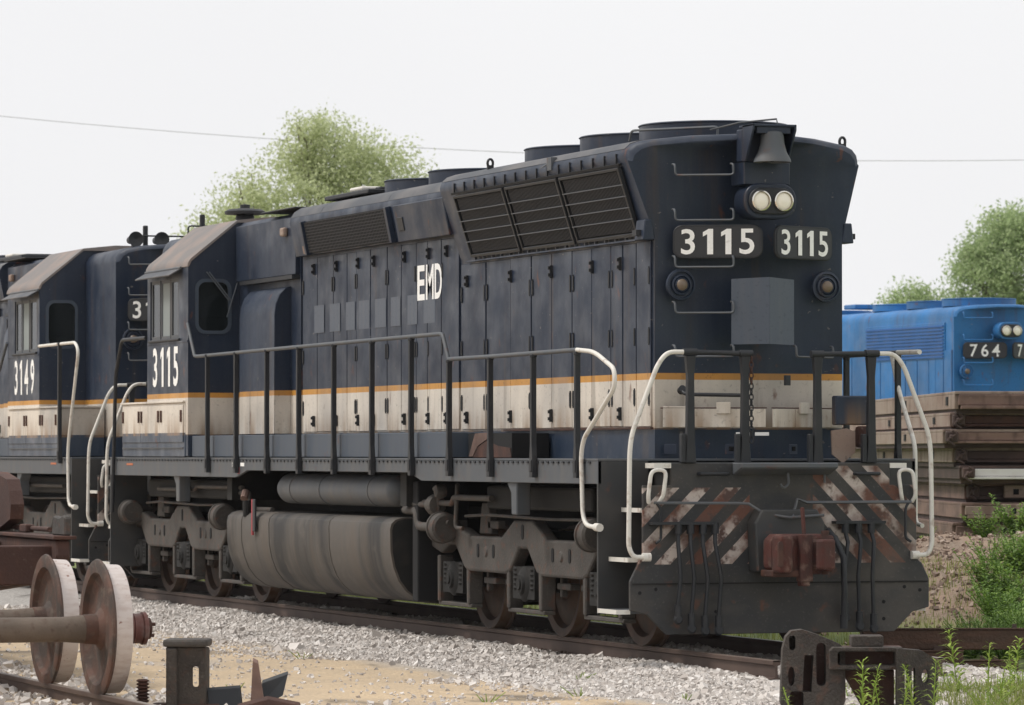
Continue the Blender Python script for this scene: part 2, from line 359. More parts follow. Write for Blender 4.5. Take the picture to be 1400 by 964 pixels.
# ------------------------------------------------------------------ ground, tracks
def gh(x, y):
    """ground height, rail head of the main track is z = 0"""
    h = -.24
    a = abs(x)
    b = 1 - min(max((a - 1.35) / .9, 0), 1)
    h = h + (.095) * b * b * (3 - 2 * b) * min(max((y + 6.2) / 1.2, 0), 1)
    far = min(max((a - 12) / 30, 0), 1)
    h += .035 * noise.noise(Vector((x * .7, y * .7, 0))) + .02 * noise.noise(Vector((x * 2.3, y * 2.3, 3)))
    if -9.2 < x < -5.6: h = min(h, -.27)
    # spoil heap behind the locomotive, right
    for (cx, cy, rx, ry, hh) in ((7.6, 9.0, 3.3, 5.5, .74), (10.2, 7.6, 2.8, 4.2, .55), (5.6, 4.6, 2.0, 3.0, .46)):
        d = ((x - cx) / rx) ** 2 + ((y - cy) / ry) ** 2
        if d < 4: h += hh * math.exp(-d * 1.3) * (1 + .25 * noise.noise(Vector((x * .9, y * .9, 9)))) + .05 * math.exp(-d) * noise.noise(Vector((x * 3, y * 3, 5)))
    return h
def ground():
    def axis(lo, hi, st, far0, far1):
        a = list(np.arange(lo, hi + 1e-6, st)); d = st; q = hi
        while q < far1: d *= 1.5; q += d; a.append(q)
        d = st; q = lo
        while q > far0: d *= 1.5; q -= d; a.insert(0, q)
        return a
    xs = axis(-10, 14, .14, -900, 1500); ys = axis(-12, 30, .16, -500, 2500)
    vs = [(x, y, gh(x, y) if (-12 < x < 20 and -14 < y < 40) else -.24) for y in ys for x in xs]
    n = len(xs); fs = [(j * n + i, j * n + i + 1, (j + 1) * n + i + 1, (j + 1) * n + i) for j in range(len(ys) - 1) for i in range(n - 1)]
    me = bpy.data.meshes.new('ground'); me.from_pydata(vs, [], fs); me.materials.append(MAT['ground'])
    me.polygons.foreach_set('use_smooth', [True] * len(me.polygons))
    return struct(link('ground', me))
ground()
RAILP = [(-.068, -.17), (.068, -.17), (.068, -.155), (.012, -.14), (.010, -.045), (.034, -.035), (.036, -.004), (.03, 0), (-.03, 0), (-.036, -.004), (-.034, -.035), (-.010, -.045), (-.012, -.14), (-.068, -.155)]
def track(name, xc, zt, y0, y1, ties, label=None):
    root = empty(name, (xc, (y0 + y1) / 2, zt)); root['kind'] = 'structure'
    for s in (-.755, .755):
        m = MB().prism([(xc + s + u, zt + v) for u, v in RAILP], 'y', y0, y1)
        m.build('rail', 'rail_rust', root)
        MB().box(xc + s - .029, xc + s + .029, y0, y1, zt - .01, zt + .002).build('rail_head', 'rail_head', root)
    tm = MB().box(-1.3, 1.3, -.115, .115, -.18, 0).mesh('tie', 'tie', None, False)
    sp = MB().box(-.13, .13, -.09, .09, 0, .018)
    for k in (-1, 1): sp.box(-.10, -.075, k * .05 - .012, k * .05 + .012, .018, .05).box(.075, .10, k * .05 - .012, k * .05 + .012, .018, .05)
    sm = sp.mesh('tie_plate', 'rail_rust', None, False)
    y = ties[0]
    while y < ties[1]:
        t_ = link('tie', tm, root, (xc + random.uniform(-.06, .06), y, zt - .178 + random.uniform(-.015, .004)), .012, 1, (0, 0, random.uniform(-.02, .02)))
        for s in (-.755, .755): link('tie_plate', sm, t_, (xc + s, y, zt - .176))
        y += .54 + random.uniform(-.03, .03)
track('main_track', 0, 0, -5.05, 60, (-4.9, 24))
track('scrap_track', -7.38, -.15, -14, 12, (-11, 6))

# ------------------------------------------------------------------ locomotives
def flare_pt(side, y, v, n):
    """point on the sloping radiator side; v 0..1 up the slope, n outward"""
    return (side * (.915 + .215 * v + .952 * n), y, 3.66 + .67 * v - .306 * n)
def intake_pt(side, y, v, n): return (side * (.985 + .075 * v + .98 * n), y, 3.93 + .37 * v - .2 * n)
def panel(m, fn, side, y0, y1, v0, v1, n0, n1):
    P = [fn(side, y, v, n) for n in (n0, n1) for y in (y0, y1) for v in (v0, v1)]
    return m.add(P, [(0, 1, 3, 2), (4, 6, 7, 5), (0, 4, 5, 1), (2, 3, 7, 6), (0, 2, 6, 4), (1, 5, 7, 3)])
def ring(prof, yf): return [(x, yf(x), z) for x, z in prof] + [(-x, yf(-x), z) for x, z in reversed(prof)]
def rrect(cx, cz, w_, h_, r, n=5):
    out = []
    for (sx, sz, a0) in ((1, 1, 0), (-1, 1, 90), (-1, -1, 180), (1, -1, 270)):
        for k in range(n + 1):
            a = R_(a0 + 90 * k / n); out.append((cx + sx * (w_ / 2 - r) + r * math.cos(a), cz + sz * (h_ / 2 - r) + r * math.sin(a)))
    return out
PROTO = {}
def proto(key, f):
    if key not in PROTO: PROTO[key] = f()
    return PROTO[key]
def facet_prism(m, poly, s, ytip, slope, n0, n1, out):
    """polygon (u along x on one facet, z) laid on the V-shaped hood end; out = -1 rear, +1 front, slope = dy per m of |x|"""
    L_ = math.hypot(1, slope); nx, ny = s * slope / L_, out / L_
    # outward normal of facet: facing out and sideways
    A = [(u + nx * n0, ytip - out * slope * abs(u) + ny * n0, z) for u, z in poly]
    B = [(u + nx * n1, ytip - out * slope * abs(u) + ny * n1, z) for u, z in poly]
    k = len(poly)
    return m.add(A + B, [tuple(range(k - 1, -1, -1)), tuple(range(k, 2 * k))] + [(i, (i + 1) % k, k + (i + 1) % k, k + i) for i in range(k)])

def hood_end(loco, num, out, ytip, slope, body, ztop, vis, headlight=True, rear=True):
    """number boards, class lights, grab irons, headlight of one V-shaped hood end"""
    fp = lambda m, poly, s, a, b: facet_prism(m, poly, s, ytip, slope, a, b, out)
    for s in (-1, 1):
        cx = s * .405
        nb = MB(); fp(nb, rrect(cx, 3.60, .71, .30, .08), s, -.005, .022)
        b_ = nb.build('number_board', 'black_metal', loco, None, .006, 1)
        fm = MB(); fp(fm, rrect(cx, 3.60, .675, .265, .065), s, .0225, .026); fm.build('board_face', 'number_black', b_)
        if vis:
            L_ = math.hypot(1, slope); off = .031
            pos = tfp((cx + s * slope / L_ * off, ytip - out * slope * abs(cx) + out / L_ * off, 3.60))
            facing = out * TF['sy']                    # -1 when this end looks towards the camera
            right = (1, s * slope, 0)
            letter_row(num, .65 if len(num) == 4 else .54, .225, b_, pos, right, (0, 0, 1), .012, .22)
        # class light
        lt = MB(); y0 = ytip - out * slope * .70
        lt.lathe([(.001, 0), (.135, 0), (.142, .02 * out), (.136, .04 * out), (.118, .045 * out), (.113, .025 * out), (.098, .025 * out), (.092, .05 * out), (.078, .055 * out), (.072, .04 * out), (.056, .06 * out), (.001, .06 * out)], (s * .70, y0 - out * .02, 3.22), 'y', 20)
        c_ = lt.build('class_light', body, loco, 40)
        ln = MB().lathe([(.053, .055 * out), (.05, .066 * out), (.03, .078 * out), (.001, .082 * out)], (s * .70, y0 - out * .02, 3.22), 'y', 16); ln.build('lens', 'amber', c_, 60)
    # grab irons up one facet
    zs = (4.20, 3.80, 3.385, 2.98, 2.595) if rear else (4.2, 3.8, 3.35, 2.95)
    for sgn in ((-1, 1) if rear else (-1,)):
        for z in (zs if sgn < 0 else (2.595,)):
            x0, x1 = sgn * .76, sgn * .30
            Yx = lambda x, d: ytip - out * slope * abs(x) + out * d
            pts = arc([(x0, Yx(x0, -.01), z + .09), (x0, Yx(x0, .05), z + .085), (x0, Yx(x0, .06), z - .01), (x1, Yx(x1, .06), z - .01), (x1, Yx(x1, .05), z + .085), (x1, Yx(x1, -.01), z + .09)], .03, 3)
            MB().tube(pts, .011, 6).build('grab_iron', body if body != 'southern' else 'frame_grey', loco, 60)
    if headlight:
        yb = ytip
        h = MB().prism(rrect(0, 3.955, .50, .31, .14, 6), 'y', yb + out * -.22, yb + out * .03)
        hb = h.build('headlight', body, loco, 40, .012)
        MB().prism(rrect(0, 3.955, .43, .235, .115, 6), 'y', yb + out * .031, yb + out * .06).build('bezel', 'black_metal', hb, 40, .01)
        for s in (-1, 1):
            MB().lathe([(.088, .055 * out), (.09, .085 * out), (.08, .09 * out), (.077, .062 * out), (.001, .062 * out)], (s * .108, yb, 3.955), 'y', 24).build('lamp_ring', 'chrome', hb, 40)
            MB().lathe([(.076, .064 * out), (.07, .075 * out), (.045, .085 * out), (.001, .09 * out)], (s * .108, yb, 3.955), 'y', 24).build('lens', 'lens', hb, 60)

def hood_doors(loco, side, body, detail):
    xs = side * .905
    def door(y0, y1, z0, z1, zl, hinge_at):
        yc = (y0 + y1) / 2
        pr_ = .016 + random.uniform(-.003, .004); d = MB().box(xs, xs + side * pr_, y0 + random.uniform(.003, .008), y1 - random.uniform(.003, .008), z0 + random.uniform(0, .008), z1 - random.uniform(0, .008)).build('hood_door', body, loco, None, .004, 1)
        if not detail: return
        hm = proto('hinge', lambda: MB().box(-.008, .006, -.016, .016, -.065, .065).cyl((0, 0, -.08), (0, 0, .08), .009, 8).mesh('hinge', 'black_metal', None, False))
        lm = proto('latch', lambda: MB().box(-.014, .012, -.014, .014, -.06, .06).box(-.03, .022, -.01, .01, .02, .05).box(-.03, .022, -.01, .01, -.045, -.015).mesh('latch', 'black_metal', None, False))
        for z in ((3.31, 2.77, 2.23) if z1 < 3.7 else (3.58, 2.80, 2.23)): link('hinge', hm, d, tfp((xs + side * .018, hinge_at, z)))
        return d, lm
    edges_r = [(2.62, 2.35, 0), (2.35, 1.86, 1), (1.85, 1.13, 0), (1.12, .54, 1), (.53, -.02, 0), (-.03, -.58, 1), (-.59, -1.1, 0), (-1.11, -1.60, 1), (-1.61, -1.9, 0), (-1.91, -2.24, 1), (-2.25, -2.6, 1)]
    lat_r = (2.40, 1.09, -.05, -1.15, -1.87)
    edges_m = [(8.1, 7.56), (7.55, 6.95), (6.94, 6.45), (6.44, 6.1), (6.09, 5.6), (5.59, 5.03), (5.02, 4.55), (4.54, 4.05), (4.04, 3.68), (3.67, 3.23), (3.22, 2.67)]
    lat_m = (7.64, 6.79, 6.0, 5.45, 4.4, 3.61, 3.03)
    lm = None; made = []
    for (a, b, h) in edges_r:
        q = door(b, a, 1.965, 3.615, 3.44, a - .035 if h == 0 else b + .035); made.append((b, a, q))
    for i, (a, b) in enumerate(edges_m):
        q = door(b, a, 1.965, 3.90, 3.77, a - .03 if i % 2 == 0 or i == 9 else b + .03); made.append((b, a, q))
    if detail:
        lmesh = PROTO['latch']
        for y, zt in [(y, 3.44) for y in lat_r] + [(y, 3.77) for y in lat_m]:
            for (b, a, q) in made:
                if b <= y <= a:
                    link('latch', lmesh, q[0], tfp((xs + side * .03, y, zt))); link('latch', lmesh, q[0], tfp((xs + side * .03, y, 2.085)))

def truck(loco, yc, detail):
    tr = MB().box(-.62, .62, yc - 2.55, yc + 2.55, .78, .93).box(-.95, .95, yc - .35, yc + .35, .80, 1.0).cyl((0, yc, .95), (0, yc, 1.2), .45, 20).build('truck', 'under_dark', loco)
    tr['label'] = 'three axle grey cast truck under the locomotive'
    wp = [(.001, -.06), (.16, -.07), (.17, -.02), (.40, .02), (.43, -.035), (.505, -.05), (.512, .055), (.535, .06), (.548, .075), (.535, .09), (.45, .088), (.43, .055), (.17, .05), (.16, .09), (.001, .09)]
    def wheelmesh():
        m = MB().lathe([(r * 508 / 508 if r < .5 else r, t) for r, t in wp], (0, 0, 0), 'x', 40); me = m.mesh('wheel', ['wheel_rust', 'wheel_tread'], 35, False)
        for p in me.polygons:
            c = p.center; rr = math.hypot(c.y, c.z)
            if .50 < rr < .525 and abs(p.normal.x) < .5: p.material_index = 1
        return me
    wm = proto('wheel', wheelmesh)
    for a in (-2.07, 0, 2.07):
        MB().cyl((-1.05, yc + a, .508), (1.05, yc + a, .508), .095, 16).build('axle', 'under_dark', tr, 40)
        MB().box(-.55, .55, yc + a - .42 * (1 if a <= 0 else -1) - .3, yc + a - .42 * (1 if a <= 0 else -1) + .3, .22, .82).build('traction_motor', 'under_dark', tr, None, .08)
        for s in (-1, 1):
            o = link('wheel', wm, tr, tfp((s * .76, yc + a, .510)), 0, 2, (0, 0, 0 if s < 0 else math.pi))
    for s in (-1, 1):
        # cast side frame: top line humped at the middle axle, lobes between the axles
        P = [(2.72, .90), (2.45, 1.02), (1.85, 1.0), (1.55, .93), (.62, .93), (.26, 1.10), (-.26, 1.10), (-.62, .93), (-1.55, .93), (-1.85, 1.0), (-2.45, 1.02), (-2.72, .90), (-2.72, .80), (-2.42, .74),
             (-2.16, .83), (-1.98, .83), (-1.72, .62), (-1.62, .585), (-.50, .585), (-.36, .62), (-.12, .83), (.12, .83), (.36, .62), (.50, .585), (1.62, .585), (1.72, .62), (1.98, .83), (2.16, .83), (2.42, .74), (2.72, .80)]
        sf = MB().prism([(yc + u, z) for u, z in P], 'x', s * 1.06, s * 1.20).build('side_frame', 'truck_grey', tr, None, .025, 2)
        # pockets in the lobes
        for u in (-1.28, -.83, .83, 1.28): MB().prism(rrect(yc + u, .79, .06, .13, .028, 3), 'x', s * 1.195, s * 1.207).build('slot', 'void', sf)
        MB().prism(rrect(yc, .99, .06, .14, .028, 3), 'x', s * 1.195, s * 1.207).build('slot', 'void', sf)
        for u in (-1.05, 1.05): MB().lathe([(.001, s * 1.215), (.04, s * 1.215), (.055, s * 1.20)], (0, yc + u, .78), 'x', 12).build('boss', 'truck_grey', sf, 40)
        for a in (-2.07, 0, 2.07):
            for k in (-1, 1):
                u0 = yc + a + k * .40; u1 = yc + a + k * .49
                MB().prism([(u0, .72), (u1, .72), (u1 - k * .01, .26), (u0 + k * .015, .26)], 'x', s * 1.04, s * 1.19).build('pedestal', 'truck_grey', sf, None, .012, 1)
            MB().box(s * 1.05, s * 1.17, yc + a - .50, yc + a + .50, .225, .265).build('pedestal_tie', 'truck_grey', sf, None, .008, 1)
            jb = MB().lathe([(.001, s * 1.25), (.05, s * 1.25), (.055, s * 1.235), (.085, s * 1.235), (.10, s * 1.21), (.15, s * 1.20), (.17, s * 1.18), (.17, s * 1.0)], (0, yc + a, .50), 'x', 20)
            jb.box(s * 1.02, s * 1.19, yc + a - .30, yc + a + .30, .36, .66)
            for k in (-1, 1):
                for q in range(5): jb.lathe([(.05, -.018), (.062, 0), (.05, .018)], (s * 1.15, yc + a + k * .23, .64 - q * .045), 'z', 10)
            jb.build('journal_box', 'under_dark', tr, 40)
        # brake cylinders on brackets above the end axles
        for a, d in ((-2.1, -1), (2.1, 1)):
            bc = MB().lathe([(.001, -.16), (.12, -.16), (.145, -.14), (.148, -.02), (.16, -.015), (.16, .015), (.14, .02), (.11, .10), (.05, .13), (.03, .13), (.03, .26), (.001, .26)], (s * 1.30, yc + a, 1.0), 'y', 24)
            bc.box(s * 1.05, s * 1.3, yc + a - .06, yc + a + .06, .93, 1.07); bc.build('brake_cylinder', 'truck_grey', tr, 35)
        if detail:
            for a in (-1.35, .72, -.72, 1.35):
                MB().box(s * 1.00, s * 1.10, yc + a - .30, yc + a + .05, .47, .53).box(s * 1.02, s * 1.08, yc + a - .02, yc + a + .03, .40, .72).build('brake_beam', 'truck_grey', tr, None, .008, 1)
            pts = [(s * 1.24, yc - 2.0, 1.13), (s * 1.24, yc - .9, 1.12), (s * 1.24, yc + .9, 1.14), (s * 1.22, yc + 1.6, 1.12)]
            MB().tube(pts, .016, 6).build('brake_pipe', 'truck_grey', tr, 60)
            MB().prism([(yc + 1.1, .95), (yc + 1.45, .95), (yc + 1.38, 1.25), (yc + 1.18, 1.25)], 'x', s * 1.05, s * 1.13).box(s * 1.05, s * 1.13, yc + .9, yc + 1.2, 1.0, 1.08).build('damper_bracket', 'truck_grey', tr, None, .01, 1)

def rails(loco, mat_side='black_metal'):
    """side handrails and stanchions"""
    for s in (-1, 1):
        x = s * 1.50
        up = [9.79, 8.59, 7.36, 6.14, 4.87, 3.56, 2.28]; dn = [1.11, -.09, -1.28, -2.43]
        sm = lambda H: MB().prism([(-.04, 0), (.04, 0), (.038, .2), (.024, .3), (.022, H), (-.022, H), (-.024, .3), (-.038, .2)], 'x', -.025, .025).cyl((0, 0, H), (0, 0, H + .03), .034, 10).box(-.034, -.02, -.03, .03, .05, .16).mesh('stanchion', 'black_metal', None, False)
        for y in up: link('stanchion', proto('stan_h', lambda: sm(1.33)), loco, tfp((s * 1.555, y, 1.51)), .004, 1)
        for y in dn: link('stanchion', proto('stan_l', lambda: sm(1.09)), loco, tfp((s * 1.555, y, 1.51)), .004, 1)
        xr = s * 1.555
        MB().tube(arc([(s * 1.535, 10.74, 3.25), (xr, 10.35, 2.86), (xr, 10.2, 2.855), (xr, 5, 2.875), (xr, 1.36, 2.885), (xr, 1.30, 2.87), (xr, 1.13, 2.64)], .04, 3), .021, 8).build('handrail', 'frame_grey', loco, 60)
        MB().tube([(xr, 1.13, 2.635), (xr, -.09, 2.635), (xr, -2.43, 2.645)], .021, 8).build('handrail', 'frame_grey', loco, 60)
        if s > 0: MB().tube([(xr, -2.43, 2.645), (xr, -2.9, 2.64)], .023, 10).build('handrail', 'white_paint', loco, 60); MB().tube(arc([(xr, -2.3, 2.62), (xr, -2.45, 2.3), (xr, -2.8, 1.8), (xr, -2.8, 1.1), (xr, -2.95, 1.08)], .1, 4), .021, 10).build('handrail', 'white_paint', loco, 60)
        else: MB().tube(arc([(xr, -2.43, 2.645), (xr, -2.86, 2.62), (xr, -3.36, 2.46), (xr, -3.37, 2.30), (xr, -2.60, 1.86), (xr, -2.53, 1.72), (xr, -2.58, 1.10), (xr, -2.93, 1.08)], .16, 5), .0205, 10).cyl((xr, -2.9, 1.085), (xr, -3.0, 1.08), .036, 10).build('handrail', 'white_paint', loco, 60)
        # cab end of the loco
        if TF['sy'] > 0:
            MB().tube(arc([(s * 1.535, 12.65, 3.13), (xr, 13.75, 3.13), (xr, 14.05, 2.7), (xr, 14.2, 1.0)], .1, 4), .024, 10).build('handrail', 'black_metal', loco, 60)
        else: MB().tube(arc([(s * 1.535, 12.65, 3.16), (xr, 14.75, 3.16), (xr, 14.92, 3.05), (xr, 14.40, 1.9), (xr, 14.36, 1.72), (xr, 14.40, 1.06), (xr, 14.72, 1.04)], .14, 5), .021, 10).cyl((xr, 14.7, 1.04), (xr, 14.8, 1.04), .034, 10).build('handrail', 'white_paint', loco, 60)
        if TF['sy'] < 0: link('stanchion', proto('stan_h2', lambda: sm(1.55)), loco, tfp((s * 1.555, 13.9, 1.60)), .004, 1)

def end_platform(loco, out, ye, detail):
    Y = lambda d: ye + out * d
    # end plate, pilot
    half = [(0, 1.645), (1.04, 1.645), (1.04, 1.45), (1.30, 1.45), (1.30, .86), (1.42, .62), (1.42, .37), (1.26, .33), (1.08, .155), (0, .155)]
    poly = [(-x, z) for x, z in half] + [(x, z) for x, z in reversed(half[1:-1])]
    pl = MB().prism(poly, 'y', Y(0), Y(-.035)).build('pilot', 'pilot', loco, None, .006, 1)
    for k in (-1, 1):
        for (x, z) in ((.98, .42), (1.18, .55), (.98, .27), (.62, .35), (1.33, .52)):
            MB().lathe([(.001, out * .004), (.016, out * .004), (.017, -out * .004)], (k * x, ye, z), 'y', 8).build('bolt_hole', 'void', pl)
    MB().box(-1.40, 1.40, min(Y(.002), Y(.012)), max(Y(.002), Y(.012)), .592, .602).build('weld_seam', 'under_dark', pl)
    # deck lip / anticlimber
    MB().prism([(Y(-.06), 1.648), (Y(.20), 1.648), (Y(.20), 1.60), (Y(.02), 1.54), (Y(-.06), 1.54)], 'x', -.46, .46).build('anticlimber', 'frame_grey', loco, None, .01, 1)
    # draft gear pocket
    MB().prism([(-.26, 1.24), (.26, 1.24), (.33, 1.12), (.31, .70), (-.31, .70), (-.33, 1.12)], 'y', Y(.001), Y(.20)).build('draft_pocket', 'end_grey', loco, None, .015, 2)
    # stepwells
    for k in (-1, 1):
        MB().box(min(k * 1.05, k * 1.524), max(k * 1.05, k * 1.524), min(Y(-.54), Y(-.51)), max(Y(-.54), Y(-.51)), .32, 1.66).build('stepwell_wall', 'end_grey', loco, None, .004, 1)
        MB().box(min(k * .98, k * 1.0), max(k * .98, k * 1.0), min(Y(-.5), Y(-.04)), max(Y(-.5), Y(-.04)), .5, 1.62).build('stepwell_back', 'under_dark', loco)
        for (z, xo, xi) in ((.37, 1.525 if k < 0 else 1.40, 1.20), (.82, 1.42 if k < 0 else 1.30, 1.10), (1.25, 1.30, 1.02)):
            st_ = MB().box(min(k * xo, k * xi), max(k * xo, k * xi), min(Y(-.505), Y(-.045)), max(Y(-.505), Y(-.045)), z - .03, z).build('step', 'frame_grey', loco)
            MB().box(min(k * xo, k * (xo + .006)), max(k * xo, k * (xo + .006)), min(Y(-.505), Y(-.045)), max(Y(-.505), Y(-.045)), z - .035, z + .004).box(min(k * xo, k * (xo - .12)), max(k * xo, k * (xo - .12)), min(Y(-.044), Y(-.036)), max(Y(-.044), Y(-.036)), z - .035, z + .004).build('step_edge', 'white_paint', st_)
        MB().box(min(k * 1.04, k * 1.20), max(k * 1.04, k * 1.20), min(Y(-.2), Y(.008)), max(Y(-.2), Y(.008)), 1.600, 1.644).build('step', 'white_paint', loco)
        # white corner handrail
        MB().tube(arc([(k * .86, Y(.02), 2.61), (k * 1.08, Y(.02), 2.61), (k * 1.17, Y(.02), 2.50), (k * 1.41, Y(.02), 1.90), (k * 1.43, Y(.02), 1.74), (k * 1.44, Y(.02), .92), (k * 1.40, Y(.02), .83), (k * 1.27, Y(.02), .83)], .12, 5), .021, 10).cyl((k * 1.31, Y(.02), .83), (k * 1.24, Y(.02), .83), .038, 10).build('handrail', 'white_paint', loco, 60)
        # small loop grab
        MB().tube(arc([(k * 1.25, Y(.01), 1.30), (k * 1.27, Y(.05), 1.36), (k * 1.24, Y(.05), 1.585), (k * 1.10, Y(.05), 1.585), (k * 1.13, Y(.05), 1.36), (k * 1.16, Y(.01), 1.30)], .06, 4), .018, 8).build('grab_loop', 'white_paint', loco, 60)
        for xp in (.86, .345):
            MB().prism([(k * xp - .05, 1.646), (k * xp + .05, 1.646), (k * xp + .038, 1.80), (k * xp + .03, 2.40), (k * xp + .045, 2.58), (k * xp - .045, 2.58), (k * xp - .03, 2.40), (k * xp - .038, 1.80)], 'y', Y(-.03), Y(.03)).box(min(k * xp - .09, k * xp - .05), max(k * xp - .09, k * xp - .05), min(Y(-.03), Y(.03)), max(Y(-.03), Y(.03)), 1.648, 1.9).build('end_post', 'black_metal', loco, None, .006, 1)
        MB().cyl((k * .33, Y(.01), 2.60), (k * .88, Y(.01), 2.61), .024, 10).cyl((k * .28, Y(.01), 2.60), (k * .40, Y(.01), 2.60), .035, 10).cyl((k * .80, Y(.01), 2.61), (k * .93, Y(.01), 2.61), .034, 10).build('end_rail', 'black_metal', loco, 60)
        # hose rack and hoses
        n = 4 if k < 0 else 3
        br = MB().box(k * .98 - .27 if k < 0 else .48, k * .98 + .33 if k < 0 else .96, min(Y(.0), Y(.10)), max(Y(.0), Y(.10)), 1.11, 1.135).build('hose_rack', 'black_metal', loco)
        for q in range(n):
            xh = (-1.0 + q * .115) if k < 0 else (.58 + q * .125)
            z1 = (.30, .22, .20, .20)[q] + .02
            dr = (q - 1) * .012
            h = MB().cyl((xh, Y(.07), 1.13), (xh, Y(.07), 1.03), .034, 10).tube([(xh, Y(.07), 1.04), (xh + .012 * k, Y(.10), .95), (xh + dr - .02 * k, Y(.11), .65), (xh + dr, Y(.09), z1 + .08)], .019, 8)
            h.cyl((xh + dr, Y(.09), z1 + .1), (xh + dr, Y(.09), z1 - .02), .034, 8).lathe([(.03, -.02), (.045, 0), (.03, .02)], (xh + dr, Y(.10), z1 - .03), 'y', 10)
            if q < 3 or k < 0: h.build('air_hose', 'black_metal', loco, 50)
    # uncoupling rod across the pilot
    MB().tube([(-1.22, Y(.06), 1.30), (-.45, Y(.08), 1.295), (-.36, Y(.12), 1.29), (-.22, Y(.16), 1.20), (-.02, Y(.24), 1.17), (.3, Y(.24), 1.19)], .014, 6).tube([(.02, Y(.2), 1.17), (.1, Y(.12), 1.33), (.2, Y(.1), 1.30), (1.22, Y(.06), 1.30)], .014, 6).build('uncoupling_rod', 'frame_grey', loco, 60)
    for k in (-1, 1): MB().tube(arc([(k * 1.2, Y(.06), 1.30), (k * 1.16, Y(.07), 1.25), (k * 1.16, Y(.07), .98), (k * 1.21, Y(.08), .95)], .04, 3), .013, 6).build('uncoupling_handle', 'black_metal', loco, 60)
    # coupler
    cs = MB().box(-.16, .16, min(Y(.0), Y(.42)), max(Y(.0), Y(.42)), .77, .98).build('coupler', 'rust_dark', loco, None, .02)
    MB().prism([(-.30, .74), (-.22, .68), (.20, .68), (.30, .76), (.30, .96), (.22, 1.03), (-.24, 1.03), (-.30, .98)], 'y', Y(.28), Y(.47)).build('coupler_body', 'rust_red', cs, None, .03, 2)
    MB().cyl((.20, Y(.50), .68), (.20, Y(.50), 1.06), .035, 10).build('knuckle_pin', 'rust_dark', cs, 40)
    hd = [(-.24, .36), (-.16, .30), (.16, .30), (.27, .40), (.29, .50), (.20, .55), (.14, .48), (.0, .46), (-.10, .50), (-.16, .60), (-.26, .62), (-.30, .50)]
    MB().prism([(u, Y(v)) for u, v in hd], 'z', .70, 1.02).build('coupler_head', 'rust_red', cs, None, .025, 2)
    kn = [(.06, .44), (.24, .40), (.30, .48), (.28, .60), (.14, .66), (.08, .62), (.16, .56), (.15, .50), (.06, .50)]
    MB().prism([(u - .03, Y(v + .01)) for u, v in kn], 'z', .725, .985).build('knuckle', 'rust_red', cs, None, .02, 2)
    MB().prism(rrect(-.27, .86, .045, .22, .02, 3), 'y', Y(.60), Y(.628)).build('guard_slot', 'rust_dark', cs)
    MB().box(-.05, .07, min(Y(.44), Y(.54)), max(Y(.44), Y(.54)), .62, 1.03).cyl((.01, Y(.48), 1.02), (.01, Y(.44), 1.26), .02, 8).box(-.03, .05, min(Y(.42), Y(.52)), max(Y(.42), Y(.52)), .58, .66).build('lock_lifter', 'rust_red', cs, None, .012, 1)
    MB().box(-.30, -.02, min(Y(.24), Y(.5)), max(Y(.24), Y(.5)), .66, .72).build('coupler_carrier', 'rust_dark', cs, None, .01, 1)
    # train line hose by the coupler
    MB().cyl((.40, Y(.10), 1.05), (.42, Y(.2), .98), .032, 10).tube([(.42, Y(.2), 1.0), (.46, Y(.30), .82), (.47, Y(.30), .5), (.48, Y(.26), .25)], .027, 8).cyl((.48, Y(.26), .32), (.48, Y(.26), .20), .036, 8).build('brake_hose', 'black_metal', loco, 50)
    if detail:
        # grab irons and clips on the end plate
        for x0, x1 in ((-.78, -.52), (.70, .92)):
            MB().tube(arc([(x0, Y(0), 1.55), (x0, Y(.06), 1.55), (x1, Y(.06), 1.55), (x1, Y(0), 1.55)], .03, 3), .016, 8).build('grab_iron', 'black_metal', loco, 60)
        MB().tube(arc([(.02, Y(.1), 1.56), (.03, Y(.1), 1.46), (-.03, Y(.12), 1.42), (-.06, Y(.12), 1.46)], .03, 3), .012, 6).build('hook', 'frame_grey', loco, 60)
        MB().tube([(.40, Y(.03), 1.57), (.40, Y(.03), 1.47)], .010, 6).build('clip', 'frame_grey', loco)
        # safety chain across the gangway gap, hanging from one post
        for i in range(16):
            z = 2.55 - i * .047
            pts = [(.295 * -1 + (.018 * math.cos(a) if i % 2 else 0), Y(.03) + (0 if i % 2 else .018 * math.cos(a)), z + .03 * math.sin(a)) for a in [2 * math.pi * q / 8 for q in range(9)]]
            MB().tube(pts, .0065, 5).build('chain_link', 'rust_dark' if i < 5 else 'black_metal', loco, 60)

